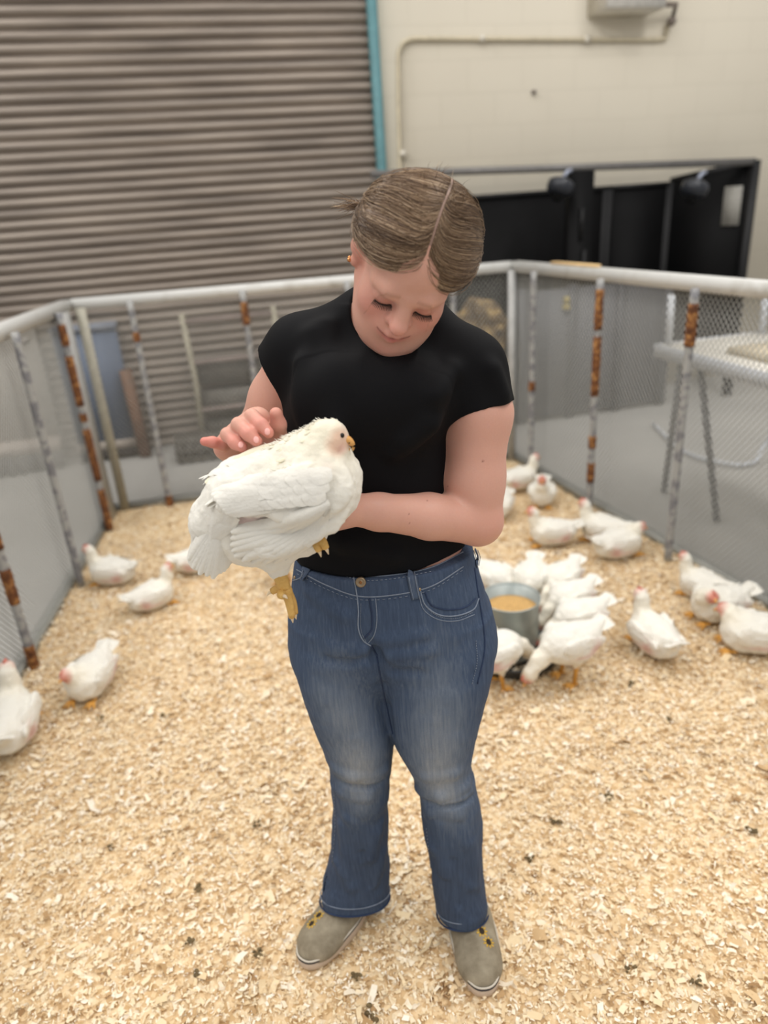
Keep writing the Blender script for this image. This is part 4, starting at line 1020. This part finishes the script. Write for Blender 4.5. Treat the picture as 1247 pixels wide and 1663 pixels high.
# ------------------------------------------------------------------ the held chicken
CY0 = .955
def K(px, py, dy=0.0): return P(px, py, CY0 + dy)
hf = Field((-.36, .80, .94), (.02, 1.10, 1.30), .0024)
hf.cap(K(510, 790, .0), K(400, 822, .01), .062, .056, .02)
hf.ell(K(528, 776), (.047, .056, .051), .03)
hf.cap(K(510, 742, .015), K(392, 772, .02), .030, .028, .03)
hf.cap(K(400, 872, .0), K(488, 868, .0), .042, .034, .03)
hf.cap(K(508, 748, .005), K(530, 712, .0), .041, .026, .025)
hf.cap(K(531, 710, .0), K(541, 707, -.004), .0225, .0195, .010)
hf.cap(K(543, 711, -.006), K(551, 715, -.008), .0165, .0115, .006)
hf.ell(K(545, 722, -.006), (.011, .015, .010), .008)
hf.cap(K(384, 818, .005), K(345, 850, .0), .046, .030, .03)
hf.cap(K(350, 842, .0), K(326, 905, .0), .031, .020, .02, flat=((RC @ np.array([0, 0, 1.0])), .55))
hf.cap(K(440, 885, .0), K(452, 926, .0), .030, .0145, .03)
hf.cap(K(492, 862, .02), K(508, 876, -.02), .026, .014, .02)
# near wing: shoulder, folded fore-wing
fx_ = RC @ np.array([0, 0, 1.0])
hf.cap(K(532, 792, -.052), K(470, 806, -.064), .034, .033, .012, flat=(fx_, .42)); hf.cap(K(470, 806, -.064), K(375, 816, -.050), .033, .020, .012, flat=(fx_, .42))
hf.cap(K(524, 832, -.046), K(440, 868, -.046), .034, .036, .010, flat=(fx_, .36))
sl, X, Y, Z = hf.blk(hf.lo, hf.lo + hf.n * hf.h); Pn = np.stack(np.broadcast_arrays(X, Y, Z), -1)
hf.D += (.0018 * vnoise(Pn, 70, 21) + .0010 * vnoise(Pn, 180, 22)).astype(np.float32)
V, Q = hf.mesh(1)
T = np.repeat(np.array(srgb(*WHITE)[:3])[None], len(V), 0)
nk = np.exp(-(np.linalg.norm(V - K(530, 715), axis=1) / .055) ** 2); T = tintp(T, .9 * nk, (230, 222, 196))
bk = np.exp(-(np.linalg.norm(V - K(460, 735, .01), axis=1) / .05) ** 2); T = tintp(T, .5 * bk, (230, 223, 202))
fd = np.min([np.linalg.norm((V - K(*c, -.02)) * [1, .6, 1], axis=1) for c in ((552, 712), (558, 716), (546, 721))], 0)
T = tintp(T, np.clip(1.6 - fd / .0125, 0, 1), (226, 192, 168)); T = tintp(T, .7 * np.exp(-(np.linalg.norm(V - K(552, 728, -.02), axis=1) / .008) ** 2), (206, 150, 140))
T = tintp(T, .75 * np.exp(-(np.linalg.norm((V - K(402, 846, -.045)) * [.7, .5, 1.6], axis=1) / .022) ** 2), (196, 160, 156))
T = tintp(T, .5 * np.exp(-(np.linalg.norm(V - K(534, 753, -.06), axis=1) / .010) ** 2), (214, 176, 170))
held = mk('chicken', V, Q, PLUME, None, True, T)
tag(held, 'large white chicken held in the arms of the young woman, its leg dangling', 'chicken')
def plume_mb(b, name, parent, tint=WHITE):
    o = b.build(name, PLUME, parent); n = len(o.data.vertices)
    a = o.data.attributes.new('tint', 'FLOAT_COLOR', 'POINT'); c = np.array(srgb(*tint)[:3])
    isl = np.ones((n, 4), np.float32); isl[:, :3] = c; a.data.foreach_set('color', isl.ravel()); return o
tdir = K(340, 850) - K(540, 770); tdir /= np.linalg.norm(tdir); dn = K(450, 900) - K(450, 800); dn /= np.linalg.norm(dn); tow = CAM - K(450, 800); tow /= np.linalg.norm(tow)
def feather_on(b, path, Wd, off=.001, nu=12, tipw=.6, ridge=.14, free=0.0):
    """a feather whose shaft follows a line of pixels over the bird's side"""
    q = smoothline(path, nu); C = []; N = []
    for x, y in q:
        p, n = hf.hit(x, y, .80, 1.02); C.append(p); N.append(n)
    C = np.array(C); N = np.array(N)
    for _ in range(3):
        C[1:-1] = (C[:-2] + C[1:-1] * 2 + C[2:]) / 4; N[1:-1] = (N[:-2] + N[1:-1] * 2 + N[2:]) / 4
    t = np.linspace(0, 1, nu); C = C + N * (off + free * t ** 2)[:, None] if np.ndim(off) == 0 else C
    w = Wd * .5 * np.sin(np.pi * np.clip(t * (1 - tipw * .45) + .12, 0, 1)) ** .6; w[-1] *= .35
    T_ = np.gradient(C, axis=0); T_ /= np.linalg.norm(T_, axis=1)[:, None]; X_ = np.cross(T_, N); X_ /= np.linalg.norm(X_, axis=1)[:, None]
    N2 = np.cross(X_, T_)
    b.grid(np.stack([C + X_ * (k * w)[:, None] - N2 * (abs(k) ** 1.5 * w * ridge * 2)[:, None] for k in (-1, -.5, 0, .5, 1)], 1))
# contour feathers on the back, breast and thigh
b = MB(); cand = rng.integers(0, len(V), 9000); used = []
for i in cand:
    p = V[i]; n = hf.grad(p); lx, ly = (p - K(450, 800)) @ RC[:, 0], (p - K(450, 800)) @ RC[:, 1]
    if np.linalg.norm(p - K(546, 714)) < .040 or np.linalg.norm(p - K(516, 716)) < .060 or (n @ tow) < -.35: continue
    if (n @ tow) > .25 and lx < .075 and ly > -.035: continue          # wing and tail have their own feathers
    if p @ tdir > K(372, 835) @ tdir or n @ dn > .3: continue
    q = np.array(used[-4000:]) if used else np.zeros((0, 3))
    if len(q) and np.min(np.linalg.norm(q - p, axis=1)) < .009: continue
    used.append(p); ax = tdir + dn * random.gauss(.10, .15) + n * .02
    feather(b, p - n * .0022, ax, n, random.uniform(.020, .030), random.uniform(.013, .018), .05, .08, nu=5, ridge=.06)
plume_mb(b, 'contour_feathers', held)['kind'] = 'stuff'
# near wing: lower row of long flight feathers first, then the fore-wing lying over it
b = MB()
tips = [(378, 862), (376, 873), (376, 884), (378, 893), (383, 902), (394, 909), (410, 913), (428, 914), (446, 913), (464, 908), (482, 899), (500, 887)]
for k, tp in enumerate(tips):
    t = k / 11; a_ = (534 - 6 * t, 816 + 20 * t); m_ = (a_[0] * .5 + tp[0] * .5 + 4, a_[1] * .5 + tp[1] * .5 + 9 - 3 * t)
    feather_on(b, [a_, m_, tp], .021 - .003 * t, .0060 - .0035 * t, 14, .7, .22)
plume_mb(b, 'flight_feathers', held)
b = MB()
for k in range(7):
    t = k / 6; feather_on(b, [(520 - 6 * t, 788 + 18 * t), (430, 794 + 24 * t), (350 + 8 * t + 10 * t * t, 801 + 30 * t)], .026, .0085 - .003 * t, 14, .65, .16)
for r in range(3):
    for k in range(8):
        x0 = 538 - 17 * k - 5 * r; y0 = 772 + 15 * r + 1.6 * k
        feather_on(b, [(x0, y0), (x0 - 20, y0 + 3.5), (x0 - 40, y0 + 8)], .026, .0100 - .0012 * r - .0003 * k, 8, .5, .10)
plume_mb(b, 'wing', held)
b = MB()
for k in range(26):
    t = (k % 13) / 12; lay = k // 13; ly = -.040 + .040 * lay - .006 * math.sin(math.pi * t)
    a_ = K(372 - 12 * t, 822 + 16 * t, ly + .006); e_ = K(303 + 66 * t ** 1.15 + (5 if lay else 0), 880 + 64 * math.sin(math.pi * (.16 + .50 * t)) - 8 * lay - 10 * t ** 3, ly + .012); d = e_ - a_
    feather(b, a_, d, tow * (1 if lay == 0 else .6) + tdir * .25 * (1 - t), np.linalg.norm(d) * random.uniform(.94, 1.02), .025, .08, .12, nu=10, tipw=.45, ridge=.20)
for k in range(7):
    t = k / 6; feather_on(b, [(388 - 4 * t, 812 + 30 * t), (366 - 6 * t, 826 + 30 * t), (346 - 2 * t, 850 + 26 * t)], .026, .004, 9, .5, .12)
plume_mb(b, 'tail', held)
# ruffled back feathers under the stroking hand
b = MB()
for k in range(8):
    a_ = K(440 - 5 * k, 722 + 4 * k, .02); d = K(372 - 1 * k, 756 + 2 * k, .01) - a_; feather(b, a_, d, np.array([0, -.3, 1.0]) + tow * .6, .06 + .012 * random.random(), .018, .16, .12, nu=7, tipw=.8)
plume_mb(b, 'back_feathers', held, CREAMY)
# short neck feathers, and loose down along the outline
b = MB(); used = []
for i in rng.permutation(len(V))[:16000]:
    p = V[i]
    if np.linalg.norm(p - K(516, 718)) > .066 or np.linalg.norm(p - K(554, 714, -.02)) < .028: continue
    n = hf.grad(p)
    if n @ tow < -.3: continue
    q = np.array(used) if used else np.zeros((0, 3))
    if len(q) and np.min(np.linalg.norm(q - p, axis=1)) < .0042: continue
    used.append(p); feather(b, p - n * .0008, tdir * .9 + dn * .25 + np.array([random.gauss(0, .12), 0, random.gauss(0, .12)]), n, random.uniform(.010, .015), random.uniform(.0045, .0065), .05, .06, nu=4, tipw=.9, ridge=.1)
plume_mb(b, 'neck_feathers', held, (230, 224, 200))['kind'] = 'stuff'
DOWN = Mat('pale_down', (.86, .83, .73, 1), .9, spec=.1).m
b = MB(); c = 0
for i in rng.permutation(len(V)):
    p = V[i]; n = hf.grad(p)
    if np.linalg.norm(p - K(505, 722)) > .085 or abs(n @ tow) > .35 or n @ dn > .2 or np.linalg.norm(p - K(566, 720, -.01)) < .02: continue
    d_ = n * .5 + tdir * .9 + np.array([random.gauss(0, .2), random.gauss(0, .2), random.gauss(0, .2)]); d_ /= np.linalg.norm(d_)
    L = random.uniform(.004, .009); b.tube([p - n * .0012, p + d_ * L * .5, p + d_ * L], [.0006, .0005, .0002], 4); c += 1
    if c > 700: break
b.build('down', DOWN, held)['kind'] = 'stuff'
b = MB(); q, n = hf.hit(556, 707, .8, 1.0); b.blob(q - n * .0012, .0036, n=10); b.build('eye', EYE, held)
b = MB(); b.tube(smoothline([K(556, 714, -.010), K(566, 715, -.011), K(573, 723, -.012), K(573, 732, -.012)], 10), [.0074, .0072, .0066, .0058, .0050, .0042, .0034, .0026, .0018, .0007], 12)
b.tube([K(553, 725, -.010), K(563, 728, -.011), K(568, 731, -.011)], [.0056, .0045, .0018], 10); b.build('beak', BEAK, held)
b = MB(); b.tube([K(566, 719, -.019), K(568, 720, -.019)], [.0010, .0008], 6); b.build('nostril', EYE, held)
b = MB()
for k in range(5): b.blob(K(543 + 4 * k, 689 + 2.4 * k, -.005), (.0035, .0028, .0045 - .0004 * k), n=6)
b.build('comb', simple('tiny_comb', srgb(232, 200, 170), .6), held)
def leg_held(sh, foot, toes, nm, mat):
    b = MB(); b.tube(smoothline(sh, 12), np.linspace(.0125, .0098, 12), 12); b.blob(foot, (.0105, .0100, .0110)); 
    for t_ in toes: b.tube(smoothline(t_, 8), np.linspace(.0078, .0052, 8), 10)
    o = b.build(nm, mat, held); c = MB()
    for t_ in toes:
        d = np.array(t_[-1]) - np.array(t_[-2]); d /= np.linalg.norm(d); e = np.array(t_[-1]); c.tube([e - d * .002, e + d * .004 + [0, 0, .0005], e + d * .009 - [0, 0, .002]], [.0034, .0026, .0006], 8)
    c.build('claw', CLAW, o)
leg_held([K(448, 918), K(456, 938, -.004), K(462, 956, -.006)], K(464, 960, -.006), [[K(464, 958, -.006), K(470, 980, -.012), K(474, 1002, -.010)], [K(466, 960, 0), K(475, 978, .004), K(479, 996, .004)], [K(462, 960, -.004), K(456, 966, -.02), K(461, 968, -.026)], [K(460, 956, -.002), K(450, 956, 0), K(441, 961, .0)]], 'leg', YLEG)
leg_held([K(496, 862, .0), K(508, 872, -.02), K(513, 876, -.028)], K(514, 878, -.028), [[K(512, 878, -.03), K(515, 886, -.036), K(518, 894, -.036)], [K(517, 876, -.03), K(524, 880, -.038), K(529, 890, -.038)]], 'leg', YLEG)

# ------------------------------------------------------------------ flock
def make_chicken(pose):
    """mesh parts in local space, head towards +y, standing on z = 0; returned as list"""
    lift = {'sit': 0, 'tuck': 0, 'side': 0, 'peck': .105, 'stand': .10}[pose]
    F_ = Field((-.16, -.30, -.02), (.16, .30, .40), .0045)
    zc = .078 + lift
    F_.ell((0, -.01, zc), (.084, .118, .078), .03); F_.ell((0, .055, zc + .004), (.074, .070, .072), .03)
    F_.cap((0, -.08, zc + .018), (0, -.140, zc + .050), .045, .024, .03); 
    for s in (-1, 1):
        F_.cap((s * .078, .045, zc + .025), (s * .066, -.10, zc + .018), .040, .018, .008, flat=(np.array([1.0, 0, 0]), .42))
        if lift: F_.cap((s * .042, -.005, zc - .03), (s * .040, .005, zc - .085), .040, .014, .02)
    if pose == 'sit': nb, hd_ = [(0, .085, zc + .03), (0, .112, zc + .085), (0, .112, zc + .125)], (0, .124, zc + .140)
    if pose == 'tuck': nb, hd_ = [(0, .075, zc + .03), (.012, .095, zc + .065), (.02, .100, zc + .075)], (.024, .112, zc + .082)
    if pose == 'side': nb, hd_ = [(0, .085, zc + .03), (-.03, .105, zc + .07), (-.055, .095, zc + .085)], (-.070, .095, zc + .090)
    if pose == 'peck': nb, hd_ = [(0, .085, zc + .01), (0, .155, zc - .035), (0, .195, zc - .085)], (0, .205, zc - .098)
    if pose == 'stand': nb, hd_ = [(0, .085, zc + .03), (0, .125, zc + .085), (0, .130, zc + .130)], (0, .142, zc + .146)
    F_.chain([np.array(q) for q in nb] + [np.array(hd_)], [.046, .031, .026, .0225], .02)
    hd_ = np.array(hd_); hf_ = {'sit': (0, 1, -.15), 'tuck': (.35, 1, -.3), 'side': (-1, .15, -.1), 'peck': (0, .6, -1), 'stand': (0, 1, -.1)}[pose]; hf_ = np.array(hf_, float); hf_ /= np.linalg.norm(hf_)
    F_.ell(hd_, .024, .01); F_.cap(hd_, hd_ + hf_ * .016, .019, .013, .008)
    sl, X, Y, Z = F_.blk(F_.lo, F_.lo + F_.n * F_.h); Pn = np.stack(np.broadcast_arrays(X, Y, Z), -1)
    F_.D += (.004 * vnoise(Pn, 38, 31) + .002 * vnoise(Pn, 90, 32)).astype(np.float32)
    if not lift: F_.put(lambda X, Y, Z: .004 - Z + 0 * X + 0 * Y, F_.lo, F_.lo + F_.n * F_.h, .012, 'i')
    V, Q = F_.mesh(1); T = np.repeat(np.array(srgb(*WHITE)[:3])[None], len(V), 0)
    T = tintp(T, .6 * np.exp(-(np.linalg.norm(V - np.array(nb[1]), axis=1) / .06) ** 2), (240, 230, 206))
    T = tintp(T, np.clip(1.9 - np.linalg.norm(V - (hd_ + hf_ * .012), axis=1) / .021, 0, 1) * .9, RED)
    for s in (-1, 1):
        T = tintp(T, .85 * np.exp(-((V[:, 0] - s * .075) / .035) ** 2 - ((V[:, 1] + .062) / .030) ** 2 - ((V[:, 2] - zc + .010) / .036) ** 2) , PINK)
        T = tintp(T, .6 * np.exp(-((V[:, 0] - s * .08) / .03) ** 2 - ((V[:, 1] - .0) / .05) ** 2 - ((V[:, 2] - zc + .022) / .010) ** 2) , PINK)
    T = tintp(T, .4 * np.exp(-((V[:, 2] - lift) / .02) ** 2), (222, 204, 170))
    parts = [('chicken', mk('m', V, Q, PLUME, None, True, T))]
    b = MB()
    for s in (-1, 1):
        for r in range(2):
            for k in range(5):
                y = .055 - .022 * k - .01 * r; z = zc + .048 - .020 * r
                p = np.array([s * (.086 + .006 * math.sin(r * 1.5) - .0009 * k * k), y, z]); feather(b, p, np.array([-s * .10, -1, -.14]), np.array([s, 0, .25]), .05, .026, .06, .1, nu=5)
    for k in range(7): feather(b, np.array([.010 * (k - 3), -.118, zc + .045 - .003 * abs(k - 3)]), np.array([.10 * (k - 3), -1, .50]), np.array([0, .5, 1]), .062, .024, .05, .1, nu=6)
    o = b.build('wings_and_tail', PLUME); a = o.data.attributes.new('tint', 'FLOAT_COLOR', 'POINT'); a.data.foreach_set('color', np.tile(np.array([*srgb(*WHITE)[:3], 1], np.float32), len(o.data.vertices)))
    o['kind'] = 'stuff'; parts.append(('feathers', o))
    b = MB(); e = hd_ + hf_ * .024; b.tube([e, e + hf_ * .010 + [0, 0, -.001], e + hf_ * .019 - [0, 0, .005]], [.0088, .0062, .0012], 10); parts.append(('beak', b.build('beak', BEAK)))
    upv = np.array([0, 0, 1.0]) - hf_ * hf_[2]; upv /= np.linalg.norm(upv); sd = np.cross(hf_, upv)
    b = MB()
    for k in range(4): b.blob(hd_ + hf_ * (.016 - .008 * k) + upv * (.0225 + .002 * math.sin(k)), (.0045, .0045, .006), n=6)
    for s in (-1, 1): b.blob(hd_ + hf_ * .018 - upv * .018 + sd * s * .005, (.004, .004, .007), n=6)
    parts.append(('comb', b.build('comb', COMB)))
    for s in (-1, 1):
        b = MB(); b.blob(hd_ + hf_ * .010 + sd * s * .0185 + upv * .004, .004, n=8); parts.append(('eye', b.build('eye', EYE)))
        b = MB()
        if lift:
            a0 = np.array([s * .040, .0, lift - .005]); f0 = np.array([s * .044, .012, .008]); b.tube([a0 + [0, 0, .02], a0, f0], [.014, .0095, .0085], 10)
        else: f0 = np.array([s * .045, .085, .012])
        for ang_ in (-.5, 0, .5, math.pi):
            L = .05 if ang_ != math.pi else .022
            b.tube([f0, f0 + np.array([math.sin(ang_) * L * .5, math.cos(ang_) * L * .5, .004]), f0 + np.array([math.sin(ang_) * L, math.cos(ang_) * L, -.004])], [.0075, .006, .0025], 8)
        parts.append(('leg', b.build('leg', ORLEG)))
    for nme, o in parts: COL.objects.unlink(o)
    return parts
PROTO = {p: make_chicken(p) for p in ('sit', 'tuck', 'side', 'peck', 'stand')}
def put_chicken(pose, px, py, rz, label, sc=1.0, dz=0.0, roll=0.0):
    """px, py: the pixel where the bird's middle meets the shavings; rz: heading, degrees, 0 = away from the camera, 90 = to the left"""
    g = G(px, py, .008); root = None
    for nme, o in PROTO[pose]:
        c = o.copy(); c.name = nme; COL.objects.link(c)
        if root is None:
            root = c; c.location = (g[0], g[1], .010 + dz); c.rotation_euler = (0, roll, math.radians(rz)); c.scale = (sc,) * 3
        else: c.parent = root
    tag(root, label, 'chicken', 'white chickens in the pen'); return root
put_chicken('sit', 188, 948, 78, 'white chicken sitting near the left fence facing left, red head turned to the fence', .80)
put_chicken('sit', 250, 988, -52, 'white chicken sitting with raised red head, facing right, near the left fence', .74)
put_chicken('tuck', 322, 928, -70, 'white chicken half hidden behind the tail of the held chicken', .75)
put_chicken('tuck', 155, 1122, 170, 'white chicken sitting alone on the left with its head tucked low', .84)
put_chicken('sit', 28, 1205, 15, 'white chicken cut by the left edge of the photo, facing away', .95)
put_chicken('stand', 462, 950, 35, 'white chicken mostly hidden between the held chicken and the jeans', .7)
put_chicken('sit', 842, 795, -75, 'white chicken farthest back in the right corner of the pen beside the arm', .80)
put_chicken('sit', 880, 818, 165, 'white chicken sitting upright with raised head near the back right corner', .80)
put_chicken('sit', 812, 838, 150, 'white chicken half hidden behind the elbow of the young woman', .75)
put_chicken('sit', 897, 884, 86, 'white chicken sitting side-on, facing left, by itself at the back right', .80)
put_chicken('sit', 980, 880, 55, 'white chicken sitting at the right fence, rear of two, red head at the fence post', .82)
put_chicken('tuck', 1002, 905, -72, 'white chicken with pink flank sitting at the right fence, front of two', .85)
put_chicken('peck', 798, 985, 215, 'white chicken feeding behind the metal feeder next to the hip', .74)
put_chicken('peck', 862, 985, 160, 'white chicken with tail up feeding just behind the feeder', .74)
put_chicken('peck', 912, 985, 135, 'white chicken with tail up, rearmost of the row right of the feeder', .72)
put_chicken('peck', 926, 1018, 118, 'white chicken in the middle of the row right of the feeder', .72)
put_chicken('peck', 940, 1052, 108, 'white chicken with stretched-out tail, second nearest in the row right of the feeder', .74)
put_chicken('peck', 925, 1105, 112, 'white chicken standing on orange legs, head at the feeder pan, nearest in the row', .82)
put_chicken('peck', 803, 1118, -58, 'white chicken feeding between the jeans and the feeder pan', .78)
put_chicken('sit', 1060, 1058, 12, 'white chicken sitting alone on the right with its neck up, facing away', .82)
put_chicken('side', 1165, 1005, 100, 'white chicken by the right fence with its red head turned to the camera', .84)
put_chicken('sit', 1140, 972, 40, 'white chicken mostly hidden behind another at the right fence, red head showing', .72)
put_chicken('tuck', 1222, 1056, 75, 'white chicken cut by the right edge of the photo', .90)
# ------------------------------------------------------------------ feeder
fg = G(829, 1062)
t = empty('poultry_feeder', fg); tag(t, 'galvanised round tube feeder filled with feed standing among the chickens', 'feeder')
GALV = Mat('galvanised_sheet', rough=.45, metal=.5); v = GALV.coord(); GALV.color(GALV.ramp(GALV.noise(v, 12, 5), [(.3, srgb(150, 158, 156)), (.7, srgb(182, 188, 185))])); GALV = GALV.m
b = MB(); hgt = .235; b.lathe([(.098, .03), (.098, hgt), (.102, hgt + .004), (.102, hgt - .004), (.095, hgt - .004), (.095, .03)], 48); b.build('tub', GALV, t)
b = MB(); b.lathe([(.0001, .0), (.165, .0), (.178, .045), (.182, .048), (.182, .052), (.172, .052), (.158, .012), (.0001, .012)], 48); b.build('pan', simple('dark_pan', srgb(74, 76, 76), .5), t)
b = MB(); b.lathe([(.0001, hgt - .032), (.05, hgt - .035), (.0945, hgt - .045)], 40); b.build('feed', simple('tan_feed', srgb(190, 152, 96), .95, var=.3, sc=160, bump=.003), t)
